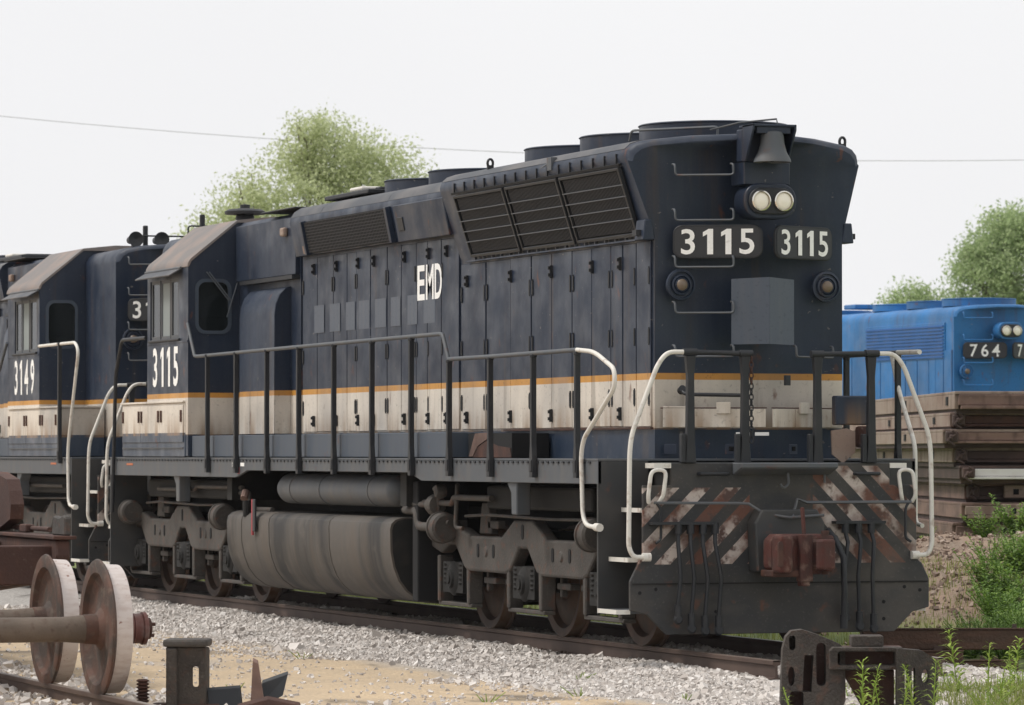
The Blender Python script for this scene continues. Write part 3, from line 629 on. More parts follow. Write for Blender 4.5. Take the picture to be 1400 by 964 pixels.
def locomotive(name, label, number, tf, body='southern', flare=True, detail=True, group=None):
    TF.update(tf)
    base = tfp((0, 6.1, 0))
    loco = empty(name, base, label, 'locomotive', group)
    blue = body == 'blue'
    nv = body
    fr = 'frame_grey' if not blue else body
    # ---- underframe
    side = [(-2.87, 1.46), (2.05, 1.46), (2.45, 1.54), (8.25, 1.54), (8.7, 1.46), (14.15, 1.46), (14.43, 1.46), (14.43, 1.66), (-2.87, 1.66)]
    f = MB()
    for s in (-1, 1): f.prism(side, 'x', s * 1.525, s * 1.49)
    f.box(-1.527, 1.527, -2.87, 14.43, 1.661, 1.682)
    fo = f.build('frame', fr, loco, None, .004, 1)
    MB().box(-1.04, 1.04, -3.345, -2.90, 1.60, 1.648).build('end_deck', fr, loco); MB().box(-1.04, 1.04, 14.46, 14.915, 1.60, 1.648).build('end_deck', fr, loco)
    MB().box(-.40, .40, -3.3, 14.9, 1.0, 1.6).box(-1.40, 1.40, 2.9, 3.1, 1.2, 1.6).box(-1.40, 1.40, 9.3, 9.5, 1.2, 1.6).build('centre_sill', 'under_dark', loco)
    if detail:
        for s in (-1, 1):
            rv = MB(); y = -2.7
            while y < 14.3: rv.box(s * 1.525, s * 1.538, y, y + .05, 1.640, 1.656); y += .135
            rv.build('gap_shade_strip', 'black_metal', fo)['kind'] = 'stuff'  # raised black dashes imitate the shadow gaps between panel and deck
            for y in (-.55, 11.35):
                MB().prism([(y - .13, 1.47), (y + .13, 1.47), (y + .13, 1.44), (y + .03, 1.36), (y + .02, 1.16), (y - .12, 1.16), (y - .12, 1.36)], 'x', s * 1.36, s * 1.5).build('jacking_pad', 'frame_grey', fo, None, .01, 1)
    # raised walkway duct in panels
    for s in (-1, 1):
        ed = [10.72, 9.79, 8.59, 7.36, 6.14, 4.87, 3.56, 2.28, 1.32]
        for a, b in zip(ed, ed[1:]):
            MB().box(min(s * .93, s * 1.485), max(s * .93, s * 1.485), b + .006, a - .006, 1.69, 1.935).build('walkway_panel', 'slate' if not blue else body, loco, None, .006, 1)
        MB().box(min(s * .93, s * 1.47), max(s * .93, s * 1.47), 1.33, 10.7, 1.683, 1.92).build('walkway_duct', 'void', loco)
    # ---- long hood
    tip, slope = -3.12, .514
    ye = lambda x: tip + slope * abs(x)
    if flare: profA = [(-.905, 1.683), (-.905, 3.66), (-1.12, 4.33), (-1.13, 4.375), (-1.115, 4.43), (-1.06, 4.48), (-.97, 4.51), (-.6, 4.548), (-.2, 4.56)]
    else: profA = [(-.905, 1.683), (-.905, 3.66), (-.905, 4.22), (-.90, 4.27), (-.885, 4.32), (-.84, 4.37), (-.76, 4.40), (-.5, 4.43), (-.2, 4.44)]
    profB = [(-.905, 1.683), (-.905, 3.93), (-.985, 3.93), (-1.06, 4.30), (-1.05, 4.355), (-1.01, 4.42), (-.93, 4.47), (-.6, 4.53), (-.2, 4.548)] if flare else profA
    def soft(prof, k0, yf_, d):
        out_ = []
        for dz, sx, dy in ((.055, .955, .0), (.026, .98, .012), (.008, .994, .035), (0, 1, .075)):
            out_.append(ring([(x * (sx if i >= k0 else 1), z - (dz if i >= k0 else 0)) for i, (x, z) in enumerate(prof)], lambda x: yf_(x) + d * dy))
        return out_
    hood = MB().loft(soft(profA, 3, ye, 1) + [ring(profA, lambda x: 2.66)])
    hood.loft([ring(profB, lambda x: 2.664), ring(profB, lambda x: 8.15)])
    ho = hood.build('long_hood', nv, loco, 35)
    ho['label'] = 'long hood with hinged doors and flared radiators' if flare else 'blue long hood'
    if flare:
        # light dust lying on the rounded roof edge comes with its own sheet
        pr = [(x, z + .006) for x, z in profA[4:]]
        MB().loft([ring(pr, lambda x: -2.45), ring(pr, lambda x: 2.65)], True, True).build('roof_panel', 'roof_dust', ho, 30)
        pr = [(x, z + .006) for x, z in profB[4:]]
        for a, b in ((2.675, 4.6), (4.61, 7.0), (7.01, 8.14)):
            MB().loft([ring(pr, lambda x: a), ring(pr, lambda x: b)], True, True).build('roof_panel', 'roof_dust', ho, 30)
    # doors, radiator grilles
    for s in (-1, 1):
        vis = s < 0
        if vis or detail: hood_doors(loco, s, nv, detail and vis)
        MB().box(min(s * .9, s * .935), max(s * .9, s * .935), -2.62, 1.30, 1.945, 1.962).build('door_sill', 'rust_dark' if not blue else nv, loco)
        if flare:
            for (a, b) in ((2.2, .75), (.68, -.76), (-.83, -2.38)):
                m = MB(); panel(m, flare_pt, s, b, a, .03, .93, .0015, .006); g = m.build('radiator_grille', 'void', loco)
                if vis:
                    m = MB()
                    for (y0, y1, v0, v1) in ((b, b + .03, .03, .93), (a - .03, a, .03, .93), (b + .03, a - .03, .03, .07), (b + .03, a - .03, .89, .93)): panel(m, flare_pt, s, y0, y1, v0, v1, .004, .04)
                    m.build('grille_frame', 'black_metal', g, None, .004, 1)
                    m = MB(); y = b + .07
                    while y < a - .06: panel(m, flare_pt, s, y, y + .017, .09, .88, .006, .026); y += .034
                    v = .11
                    while v < .88: panel(m, flare_pt, s, b + .05, a - .05, v, v + .009, .008, .020); v += .04
                    m.build('screen', 'screen', g)['kind'] = 'stuff'
                    for v in (.25, .40, .55, .70): panel(MBX(), flare_pt, s, b, a, v, v + .012, .032, .044).build('grille_bar', 'grille_bar', g)
            if vis:
                m = MB(); panel(m, flare_pt, s, -2.4, 2.25, .945, .975, .0, .03); m.build('shutter_rail', 'void', loco)
                for y in np.arange(-2.3, 2.3, .3): MBX().box(min(s * 1.125, s * 1.142), max(s * 1.125, s * 1.142), y - .006, y + .006, 4.30, 4.40).build('shutter_clip', 'black_metal', loco)
                # lower ledge with clips, bracket at the corner
                MB().box(min(s * .915, s * .955), max(s * .915, s * .955), -2.55, 2.35, 3.628, 3.642).build('radiator_ledge', nv, loco)
                for y in np.arange(-2.3, 2.3, .26): MBX().box(min(s * .92, s * .95), max(s * .92, s * .95), y - .008, y + .008, 3.645, 3.675).build('ledge_clip', 'frame_grey', loco)
            MB().prism([(s * .90, 3.62), (s * 1.02, 3.62), (s * 1.0, 3.80), (s * .93, 3.80)], 'y', -2.66, -2.45).build('corner_bracket', nv, loco, None, .008, 1)
            MB().box(min(s * 1.0, s * 1.06), max(s * 1.0, s * 1.06), -2.60, -2.5, 3.66, 3.71).build('bracket_lug', 'black_metal', loco)
            # dynamic brake intake and plain bulge
            m = MB(); panel(m, intake_pt, s, 4.55, 7.55, .03, .97, .001, .006); gi = m.build('intake_grille', 'void', loco)
            if vis:
                m = MB(); y = 4.6
                while y < 7.5: panel(m, intake_pt, s, y, y + .022, .05, .95, .006, .03); y += .05
                v = .08
                while v < .95: panel(m, intake_pt, s, 4.57, 7.53, v, v + .02, .026, .033); v += .085
                m.build('screen', 'screen', gi)['kind'] = 'stuff'
                for (y0, y1, v0, v1) in ((4.49, 4.56, .0, 1.), (7.54, 7.60, 0, 1.)):
                    m = MB(); panel(m, intake_pt, s, y0, y1, v0, v1, 0, .06); m.build('grille_frame', nv, gi, None, .004, 1)
            m = MB(); panel(m, intake_pt, s, 2.66, 4.30, -.02, 1.0, .0, .045); bp = m.build('intake_bulge', nv, loco, None, .008, 1)
            m = MB(); panel(m, intake_pt, s, 4.02, 4.20, .28, .66, .046, .056); m.build('vent_flap', 'black_metal', bp, None, .006, 1)
            m = MB(); panel(m, intake_pt, s, 7.66, 7.78, .05, .28, .002, .02); m.build('builder_plate', 'stack_pink', loco)
        else:
            for (a, b) in ((1.2, -2.3),):
                g = MB().box(min(s * .905, s * .925), max(s * .905, s * .925), b, a, 3.45, 4.12).build('radiator_grille', nv, loco, None, .004, 1)
                for z in np.arange(3.48, 4.1, .062): MBX().box(min(s * .925, s * .945), max(s * .925, s * .945), b + .04, a - .04, z, z + .03).build('grille_bar', 'blue_dark', g)
    # hood fans and roof gear
    for (yc, r, z0, z1) in ((-1.82, .68, 4.55, 4.715), (-.27, .68, 4.55, 4.715), (1.28, .68, 4.55, 4.705), (4.45, .62, 4.53, 4.68), (5.95, .62, 4.53, 4.67)):
        if not flare: z0, z1 = z0 - .12, z1 - .14
        fn = MB().lathe([(r, z0), (r, z1 - .02), (r + .012, z1 - .01), (r, z1), (r - .03, z1), (r - .035, z1 - .08), (.15, z1 - .08), (.001, z1 - .08)], (0, yc, 0), 'z', 48).build('radiator_fan' if yc < 2 else 'brake_fan', 'navy' if not blue else body, loco, 35)
        if detail:
            m = MB()
            for k in range(10):
                a = math.pi * k / 10; c_, s_ = math.cos(a) * (r - .04), math.sin(a) * (r - .04)
                m.tube([(-c_, yc - s_, z1 - .03), (c_, yc + s_, z1 - .03)], .008, 5)
            for q in (.25, .5, .75): m.tube([(q * r * math.cos(a), yc + q * r * math.sin(a), z1 - .025) for a in [2 * math.pi * k / 24 for k in range(25)]], .008, 5)
            m.build('fan_guard', 'black_metal', fn, 60)
    # end furniture of the long hood
    hood_end(loco, number, -1, tip, slope, nv, 4.56, TF['sy'] > 0, True, True)
    if flare:
        # bell in its bracket above the headlight
        bb = MB().prism([(-.25, 4.30), (.17, 4.30), (.17, 4.59), (-.25, 4.59)], 'y', tip + .16, tip + .02).build('bell_bracket', 'navy', loco, None, .01, 1)
        for x0, x1 in ((-.25, -.23), (.15, .17)):
            MB().prism([(tip + .02, 4.30), (tip - .04, 4.30), (tip - .22, 4.57), (tip - .22, 4.62), (tip + .02, 4.62)], 'x', x0, x1).build('bracket_cheek', 'navy', bb, None, .004, 1)
        MB().box(-.25, .17, tip - .22, tip + .1, 4.60, 4.62).box(-.2, .12, tip - .2, tip - .12, 4.54, 4.60).build('bracket_top', 'navy', bb, None, .004, 1)
        be = MB().lathe([(.001, .28), (.05, .28), (.09, .265), (.10, .23), (.108, .16), (.128, .085), (.16, .03), (.168, .0), (.155, .0), (.11, .085), (.001, .22)], (-.03, tip - .14, 4.29), 'z', 32).build('bell', 'frame_grey', loco, 35)
        MB().cyl((-.03, tip - .14, 4.29), (-.03, tip - .14, 4.40), .018, 8).build('clapper', 'black_metal', be)
        MB().tube([(-.42, tip + .35, 4.60), (-.2, tip + .2, 4.66), (.05, tip - .05, 4.68), (.06, tip - .05, 4.62)], .009, 6).build('bell_air_pipe', 'frame_grey', loco, 60)
        MB().tube(arc([(-.95, -2.15, 4.53), (-.95, -2.2, 4.62), (-.3, -2.65, 4.64), (-.3, -2.65, 4.55)], .03, 3), .012, 6).build('roof_grab', 'frame_grey', loco, 60)
        # conduit box running down under the bell
        MB().prism([(-.24, 4.30), (-.24, 4.10), (.20, 4.10), (.20, 4.30)], 'y', tip + .3, tip + .005).build('conduit_cover', 'navy', loco, None, .006, 1)
        for (x, y, z) in ((1.0, -2.45, 4.49), (-1.0, 1.5, 4.50), (1.0, 7.9, 4.46)):
            MB().tube([(x + .028 * math.cos(a), y, z + .06 + .04 * math.sin(a)) for a in [math.pi * 2 * k / 14 for k in range(15)]], .013, 6).box(x - .03, x + .03, y - .02, y + .02, z - .01, z + .04).build('lifting_eye', 'black_metal', loco, 60)
        # shutter actuator on the roof edge
        MB().box(-1.14, -1.08, -.62, -.50, 4.36, 4.48).tube([(-1.11, -.55, 4.44), (-1.11, -.2, 4.38), (-1.11, -.15, 4.32)], .016, 6).build('shutter_actuator', 'frame_grey', loco)
        # grey patch where the emblem was painted out
        for s in (-1, 1):
            m = MB(); facet_prism(m, [(0.0, 2.695), (0.0, 3.285), (s * .30, 3.27), (s * .30, 2.69)], s, tip, slope, .0005, .0025, -1)
            m.build('painted_patch', 'patch_grey', loco)
        # low doors and hardware on the hood end
        def fbox(x0, x1, z0, z1, a, b, nm, mt):
            s = -1 if (x0 + x1) < 0 else 1
            m = MB(); facet_prism(m, [(x0, z0), (x1, z0), (x1, z1), (x0, z1)], s, tip, slope, a, b, -1); return m.build(nm, mt, loco, None, .003, 1)
        fbox(-.84, -.62, 1.96, 2.145, 0, .012, 'end_panel', nv); fbox(-.61, -.03, 1.96, 2.12, 0, .012, 'end_panel', nv)
        fbox(.03, .30, 1.96, 2.12, 0, .012, 'end_panel', nv); fbox(.31, .84, 1.96, 2.12, 0, .012, 'end_panel', nv)
        for x in (-.36, .40): fbox(x - .055, x + .055, 2.08, 2.18, .012, .04, 'panel_hinge', nv)
        fbox(-.86, -.02, 2.125, 2.135, .0, .012, 'end_trim', 'rust_dark'); fbox(.02, .86, 2.125, 2.135, .0, .012, 'end_trim', 'rust_dark')
        Yx = lambda x, d: tip + slope * abs(x) - d
        MB().tube(arc([(-.70, Yx(-.7, 0), 2.30), (-.70, Yx(-.7, .09), 2.25), (-.20, Yx(-.2, .09), 2.24), (-.20, Yx(-.2, 0), 2.30)], .05, 4), .018, 8).build('door_handle', 'black_metal', loco, 60)
        for x in (-.7, -.2): MB().cyl((x, Yx(x, .0), 2.28), (x, Yx(x, .05), 2.30), .035, 10).build('handle_boss', 'black_metal', loco, 40)
        fbox(.17, .23, 2.33, 2.42, .002, .03, 'door_latch', 'black_metal')
        for x in (-.06, -.21): fbox(x - .055, x + .055, 1.885, 1.915, .001, .003, 'paint_mark', 'letter_white')
        for x in (-.78, -.30, .28): fbox(x - .05, x + .05, 1.72, 1.81, .001, .012, 'sand_trap', 'navy'); fbox(-.32, -.28, 1.75, 1.79, .012, .02, 'sand_plug', 'void'); fbox(.26, .30, 1.75, 1.79, .012, .02, 'sand_plug', 'void')
    # EMD style lettering and painted-out name along the hood
    if flare and detail and TF['sy'] > 0:
        for (a, b) in ((7.64, 7.27), (7.06, 6.68), (6.46, 6.14), (6.0, 5.63), (5.43, 5.05), (4.88, 4.56), (4.32, 4.0), (3.79, 3.42)):
            MB().box(-.9262, -.9256, b, a, 3.06, 3.365).build('painted_patch', 'patch_grey', loco)
        for ch, a, b in (('E', 3.99, 3.75), ('M', 3.71, 3.46), ('D', 3.43, 3.20)):
            place_text(text_mesh(ch, a - b, .36, 'letter_white', .018), 'lettering', loco, tfp((-.9275, (a + b) / 2, 3.48)), (0, -1, 0), (0, 0, 1))
    # ---- equipment section behind the cab
    eq = [(-.905, 1.683), (-.905, 4.40), (-.86, 4.44), (-.5, 4.47), (-.2, 4.475)]
    MB().loft([ring(eq, lambda x: 8.22), ring(eq, lambda x: 10.745)]).build('equipment_hood', nv, loco, 25)
    for s in (-1, 1):
        a, b = min(s * .90, s * .96), max(s * .90, s * .96)
        MB().box(a, b, 8.26, 10.70, 3.74, 4.39).build('filter_panel', 'navy' if not blue else body, loco, None, .008, 1)
        MB().box(min(s * .90, s * 1.0), max(s * .90, s * 1.0), 8.26, 10.4, 3.69, 3.735).build('panel_ledge', 'black_metal', loco)
        pb = [(s * .90, 1.945), (s * 1.10, 1.945), (s * 1.10, 3.30), (s * 1.085, 3.42), (s * 1.04, 3.53), (s * .97, 3.60), (s * .90, 3.62)]
        MB().prism(pb, 'y', 8.62, 10.05).build('blower_duct', nv, loco, 30, .008, 1)
        MB().box(min(s * .96, s * 1.02), max(s * .96, s * 1.02), 8.55, 8.70, 4.18, 4.28).build('floodlight', 'stack_pink', loco, None, .02)
    MB().box(-1.0, 1.0, 8.18, 9.5, 4.478, 4.495).build('roof_hatch', 'black_metal', loco, None, .006, 1)
    MB().box(-.7, .7, 6.4, 8.0, 4.55, 4.60).box(-.5, .5, 6.6, 7.4, 4.60, 4.64).build('engine_hatch', 'black_metal', loco, None, .01, 1)
    MB().box(-.66, -.1, 6.75, 7.2, 4.605, 4.65).build('hatch_cover', 'white_paint', loco, None, .02)
    MB().box(-.45, .45, 2.75, 3.3, 4.53, 4.62).build('exhaust_stack', 'black_metal' if not blue else body, loco, None, .02)
    # ---- cab
    y0, y1 = 10.75, 12.62
    zb = 2.37
    gab = [(-1.525, zb), (-1.525, 3.93), (-1.50, 3.985), (-.93, 4.45), (-.5, 4.50), (.5, 4.50), (.93, 4.45), (1.50, 3.985), (1.525, 3.93), (1.525, zb)]
    cabo = MB().box(-1.5, 1.5, y0 + .03, y1 - .03, 1.69, 1.75).build('cab', nv, loco); cabo['label'] = 'cab with awning over the side window'
    def gable(ya, yb):
        """cab end wall with two window openings beside the hood"""
        m = MB()
        for s in (-1, 1):
            wx0, wx1, wz0, wz1 = 1.04, 1.40, 3.17, 3.74
            for poly in ([(.9, 1.70), (1.525, 1.70), (1.525, wz0), (.9, wz0)], [(wx1, wz0), (1.525, wz0), (1.525, wz1), (wx1, wz1)], [(.9, wz0), (wx0, wz0), (wx0, wz1), (.9, wz1)],
                         [(.9, wz1), (1.525, wz1), (1.525, 3.93), (1.50, 3.985), (.93, 4.45), (.9, 4.452)]):
                m.prism([(s * u, z) for u, z in poly], 'y', ya, yb)
        m.box(-.9, .9, min(ya, yb), max(ya, yb), 1.70, 4.45)
        o = m.build('end_wall', nv, cabo)
        for s in (-1, 1):
            g = MB().prism(rrect(s * 1.22, 3.455, .37, .58, .09), 'y', ya + (yb - ya) * .35, ya + (yb - ya) * .6).build('window', 'glass', cabo)
            gk = MB(); P = rrect(s * 1.22, 3.455, .36, .57, .09); Q = rrect(s * 1.22, 3.455, .44, .65, .12); yo = ya - (yb - ya) * .3
            k = len(P)
            gk.add([(u, ya - (yb - ya) * .3, z) for u, z in P] + [(u, ya - (yb - ya) * .3, z) for u, z in Q] + [(u, ya + (yb - ya) * .3, z) for u, z in P] + [(u, ya + (yb - ya) * .01, z) for u, z in Q],
                   [(i, (i + 1) % k, k + (i + 1) % k, k + i) for i in range(k)] + [(i, 2 * k + i, 2 * k + (i + 1) % k, (i + 1) % k) for i in range(k)] + [(k + i, k + (i + 1) % k, 3 * k + (i + 1) % k, 3 * k + i) for i in range(k)])
            gk.build('window_gasket', 'slate' if not blue else body, cabo, 40)
    gable(y0, y0 + .04); gable(y1, y1 - .04)
    MB().loft([[(x, y0 + .01, z - .004) for x, z in gab[1:-1]], [(x, y1 - .01, z - .004) for x, z in gab[1:-1]]], False, False)
    # side walls with the sliding window opening
    for s in (-1, 1):
        a, b = min(s * 1.485, s * 1.525), max(s * 1.485, s * 1.525)
        wy0, wy1, wz0, wz1 = 11.17, 12.48, 3.09, 3.80
        sw = MB().box(a, b, y0 + .041, y1 - .041, 1.70, wz0).box(a, b, y0 + .041, y1 - .041, wz1, 3.94).box(a, b, y0 + .041, wy0, wz0, wz1).box(a, b, wy1, y1 - .041, wz0, wz1).build('side_wall', nv, cabo)
        MB().box(min(s * 1.52, s * 1.533), max(s * 1.52, s * 1.533), y0 + .02, y1 - .02, 3.035, 3.055).build('sill_strip', nv, cabo)
        # window sashes: frames, panes, a drawn curtain
        for (p0, p1) in ((11.20, 11.55), (11.58, 12.0), (12.05, 12.45)):
            fx = s * 1.50
            sf_ = MB().box(min(fx - .015, fx + .015), max(fx - .015, fx + .015), p0, p0 + .035, wz0, wz1).box(fx - .015, fx + .015, p1 - .035, p1, wz0, wz1).box(fx - .015, fx + .015, p0 + .035, p1 - .035, wz0, wz0 + .04).box(fx - .015, fx + .015, p0 + .035, p1 - .035, wz1 - .04, wz1).build('window_sash', 'frame_grey', cabo)
            MB().box(fx - .004, fx + .004, p0 + .03, p1 - .03, wz0 + .03, wz1 - .03).build('pane', 'curtain' if p0 == 11.58 else 'glass', sf_)
        MB().box(min(s * 1.50, s * 1.555), max(s * 1.50, s * 1.555), 11.1, 12.5, wz0 - .03, wz0).build('armrest', 'black_metal', cabo, None, .008, 1)
        # awning
        MB().prism([(s * 1.53, 3.92), (s * 1.53, 3.90), (s * 1.68, 3.815), (s * 1.685, 3.83)], 'y', 11.02, 12.62).build('awning', 'roof_dust', cabo, None, .003, 1)
        MB().cyl((s * 1.545, 11.0, 3.915), (s * 1.545, 12.64, 3.915), .016, 8).build('awning_rail', 'frame_grey', cabo)
        # sloping roof sheet
        MB().prism([(s * 1.54, 3.92), (s * 1.535, 3.96), (s * 1.50, 4.015), (s * .93, 4.475), (s * .93, 4.445), (s * 1.49, 3.985), (s * 1.52, 3.92)], 'y', y0 - .02, y1 + .03).build('roof_slope', 'cab_roof', cabo, 30)
        MB().box(min(s * 1.34, s * 1.4), max(s * 1.34, s * 1.4), 10.78, 10.84, 3.95, 4.0).build('roof_clip', 'frame_grey', cabo)
    MB().prism([(-.93, 4.445), (-.93, 4.475), (-.5, 4.52), (.5, 4.52), (.93, 4.475), (.93, 4.445)], 'y', y0 - .02, y1 + .03).build('roof', 'cab_roof', cabo)
    if TF['sy'] > 0: MB().lathe([(.11, 4.44), (.11, 4.56), (.10, 4.58), (.24, 4.585), (.245, 4.62), (.2, 4.645), (.06, 4.66), (.06, 4.70), (.001, 4.71)], (-.62, 11.5, 0), 'z', 20).build('roof_vent', 'black_metal', cabo, 35)
    if detail:
        for pts in (([(-1.28, y0 - .04, 3.86), (-1.02, y0 - .05, 3.53)]), ([(-1.31, y0 - .03, 3.86), (-1.04, y0 - .05, 3.52)]), ([(-.92, y0 - .03, 3.78), (-1.07, y0 - .06, 3.33)])):
            MB().tube(pts, .008, 6).build('wiper', 'grille_bar', cabo)
    # seats and a bulkhead so that the cab is not an empty shell
    MB().box(-1.2, -.75, 11.4, 11.85, 2.2, 2.75).box(-1.2, -.75, 11.3, 11.42, 2.7, 3.35).build('seat', 'void', cabo, None, .04)
    if number and detail:
        for s in (-1,):
            letter_row(number, 1.16, .47, cabo, tfp((s * 1.529, 11.76, 2.76)), (0, -1, 0), (0, 0, 1), .02, .30)
    # ---- short hood
    tip2, slope2 = 14.74, .49
    yf = lambda x: tip2 - slope2 * abs(x)
    ps = [(-.905, 1.683), (-.905, 4.22), (-.895, 4.29), (-.86, 4.35), (-.79, 4.40), (-.6, 4.44), (-.2, 4.46)]
    MB().loft([ring(ps, lambda x: 12.66)] + soft(ps, 2, yf, -1)[::-1]).build('short_hood', nv, loco, 35)
    hood_end(loco, number, 1, tip2, slope2, nv, 4.46, TF['sy'] < 0, True, False)
    for x in ((-.62, -.27) if TF['sy'] < 0 else ()): MB().lathe([(.001, -.17), (.05, -.17), (.06, -.05), (.075, .05), (.10, .13), (.102, .14), (.001, .10)], (x, 14.1, 4.53), 'y', 18).box(x - .02, x + .02, 14.06, 14.14, 4.42, 4.47).build('air_horn', 'black_metal', loco, 40)
    MB().box(-.475, -.415, 14.02, 14.08, 4.42, 4.72).build('antenna', 'black_metal', loco, None, .01, 1)
    MB().tube(arc([(-.6, 14.15, 4.44), (-.6, 14.15, 4.58), (.7, 14.15, 4.58), (.7, 14.15, 4.44)], .04, 3), .012, 6).build('roof_grab', 'black_metal', loco, 60)
    # battery boxes beside the short hood and under the cab windows
    for s in (-1, 1):
        bx_ = MB().box(min(s * .92, s * 1.535), max(s * .92, s * 1.535), 10.86, 13.78, 1.692, 2.325).build('battery_box', 'batterybox' if not blue else body, loco, None, .006, 1)
        for a, b in ((10.9, 11.93), (11.94, 12.85), (12.86, 13.74)):
            d_ = MB().box(min(s * 1.535, s * 1.548), max(s * 1.535, s * 1.548), a, b, 1.86, 2.30).build('box_door', 'batterybox' if not blue else body, bx_, None, .004, 1)
            if detail:
                for y in (a + .06, b - .06): MB().box(min(s * 1.548, s * 1.565), max(s * 1.548, s * 1.565), y - .02, y + .02, 2.1, 2.24).build('hasp', 'rust_dark', d_)
        MB().box(min(s * .93, s * 1.56), max(s * .93, s * 1.56), 10.86, 13.8, 2.328, 2.352).build('box_lid', 'batterybox' if not blue else body, bx_, None, .004, 1)
        MB().box(min(s * 1.535, s * 1.552), max(s * 1.535, s * 1.552), 10.9, 13.74, 1.79, 1.80).build('box_trim', 'frame_grey', bx_)
    # ---- fuel tank, air reservoirs, running gear
    tp = [(0, .20), (-.85, .20), (-1.05, .215), (-1.18, .255), (-1.29, .335), (-1.37, .44), (-1.425, .58), (-1.455, .74), (-1.46, .96), (-1.445, 1.02), (-1.40, 1.06), (-1.33, 1.08), (0, 1.085)]
    tprof = tp + [(-x, z) for x, z in reversed(tp[1:-1])]
    ft = MB().prism(tprof, 'y', 3.25, 9.30).build('fuel_tank', 'tank', loco, 30)
    for y in (5.35, 7.6, 8.7):
        MB().loft([[(x * 1.004, y + d, z * 1.004 - .003) for x, z in tprof] for d in (-.01, .01)]).build('tank_band', 'tank', ft, 30)
    MB().loft([[(x * .985, 3.245, .64 + (z - .64) * .97) for x, z in tprof], [(x * .96, 3.235, .64 + (z - .64) * .93) for x, z in tprof]]).build('tank_end', 'under_dark', ft, 30)
    for s in (-1, 1):
        ar = MB().lathe([(.001, 3.42), (.09, 3.44), (.145, 3.50), (.165, 3.58), (.165, 7.45), (.145, 7.53), (.09, 7.6), (.001, 7.62)], (s * 1.24, 0, 1.345), 'y', 28).build('air_reservoir', 'frame_grey', loco, 35)
        for y in (4.2, 5.9, 7.0): MB().lathe([(.165, -.02), (.172, -.018), (.172, .018), (.165, .02)], (s * 1.24, y, 1.345), 'y', 28).build('strap', 'frame_grey', ar, 35)
        MB().box(min(s * 1.478, s * 1.50), max(s * 1.478, s * 1.50), 8.02, 8.12, .86, 1.22).build('sight_glass', 'black_metal', ft, None, .006, 1)
        MB().box(min(s * 1.478, s * 1.497), max(s * 1.478, s * 1.497), 8.125, 8.17, .82, 1.22).build('sight_glass_guard', 'marker_red', ft)
        MB().cyl((s * 1.42, 8.6, 1.02), (s * 1.42, 8.6, 1.20), .05, 10).build('filler_cap', 'under_dark', ft, 40)
        MB().cyl((s * 1.40, 8.72, 1.30), (s * 1.44, 8.66, 1.22), .045, 10).build('filler_neck', 'stack_brown', loco)
        MB().box(min(s * .8, s * 1.34), max(s * .8, s * 1.34), 2.72, 2.9, .25, 1.45).build('equipment_cabinet', 'void', loco, None, .02)
        if detail:
            for i, (ya, za, yb, zb2, r) in enumerate(((2.55, 1.22, 3.35, 1.32, .03), (2.3, 1.38, 1.9, 1.05, .028), (1.6, 1.42, 1.5, 1.0, .022), (8.0, 1.1, 9.6, 1.28, .03), (9.2, 1.34, 13.0, 1.30, .025), (2.2, 1.0, 3.3, 1.16, .045), (.6, 1.30, 2.7, 1.24, .03))):
                MB().tube(arc([(s * 1.30, ya, za), (s * 1.32, (ya + yb) / 2, za), (s * 1.32, (ya + yb) / 2 + .06, zb2), (s * 1.28, yb, zb2)], .06, 3), r, 8).build('pipe', 'truck_grey', loco, 60)
            MB().lathe([(.001, -.09), (.09, -.08), (.11, 0), (.09, .08), (.001, .09)], (s * 1.33, 2.2, 1.22), 'y', 14).build('drain_valve', 'truck_grey', loco, 50)
            MB().lathe([(.001, -.06), (.06, -.05), (.075, 0), (.06, .05), (.001, .06)], (s * 1.36, 1.95, 1.36), 'x', 12).build('gauge', 'truck_grey', loco, 50)
            for a_, b2 in ((-2.0, .9), (9.7, 13.6)): MB().box(min(s * .6, s * 1.25), max(s * .6, s * 1.25), a_, b2, 1.20, 1.42).build('air_duct', 'under_dark', loco, None, .03)
            # open locker at the end of the raised walkway with its rusty flap hanging
            MB().box(min(s * .93, s * 1.30), max(s * .93, s * 1.30), .02, 1.28, 1.69, 1.92).build('open_locker', 'void', loco)
            MB().prism([(1.24, 1.70), (1.05, 1.92), (.62, 1.93), (.72, 1.86), (.98, 1.80), (1.12, 1.70)], 'x', s * 1.302, s * 1.312).build('torn_flap', 'stack_brown', loco)
            MB().prism([(1.12, 1.69), (.98, 1.79), (.72, 1.85), (.40, 1.80), (.05, 1.78), (.02, 1.69)], 'x', s * 1.302, s * 1.308).build('locker_liner', 'rust_dark', loco)
            # small labels on the sill
            MBX().box(min(s * 1.525, s * 1.529), max(s * 1.525, s * 1.529), 8.35, 8.50, 1.585, 1.625).build('sill_label', 'letter_white', loco)
            MBX().box(min(s * 1.525, s * 1.529), max(s * 1.525, s * 1.529), 8.78, 8.84, 1.58, 1.63).build('sill_label', 'letter_white', loco)
            MBX().box(min(s * 1.525, s * 1.529), max(s * 1.525, s * 1.529), 8.55, 8.62, 1.50, 1.575).build('fuel_cutoff', 'marker_red', loco)
            MBX().box(min(s * 1.525, s * 1.529), max(s * 1.525, s * 1.529), 13.3, 13.6, 1.585, 1.61).build('sill_label', 'orange', loco)
    truck(loco, 0, detail); truck(loco, 12.19, detail)
    rails(loco)
    end_platform(loco, -1, -3.38, detail); end_platform(loco, 1, 14.95, detail)
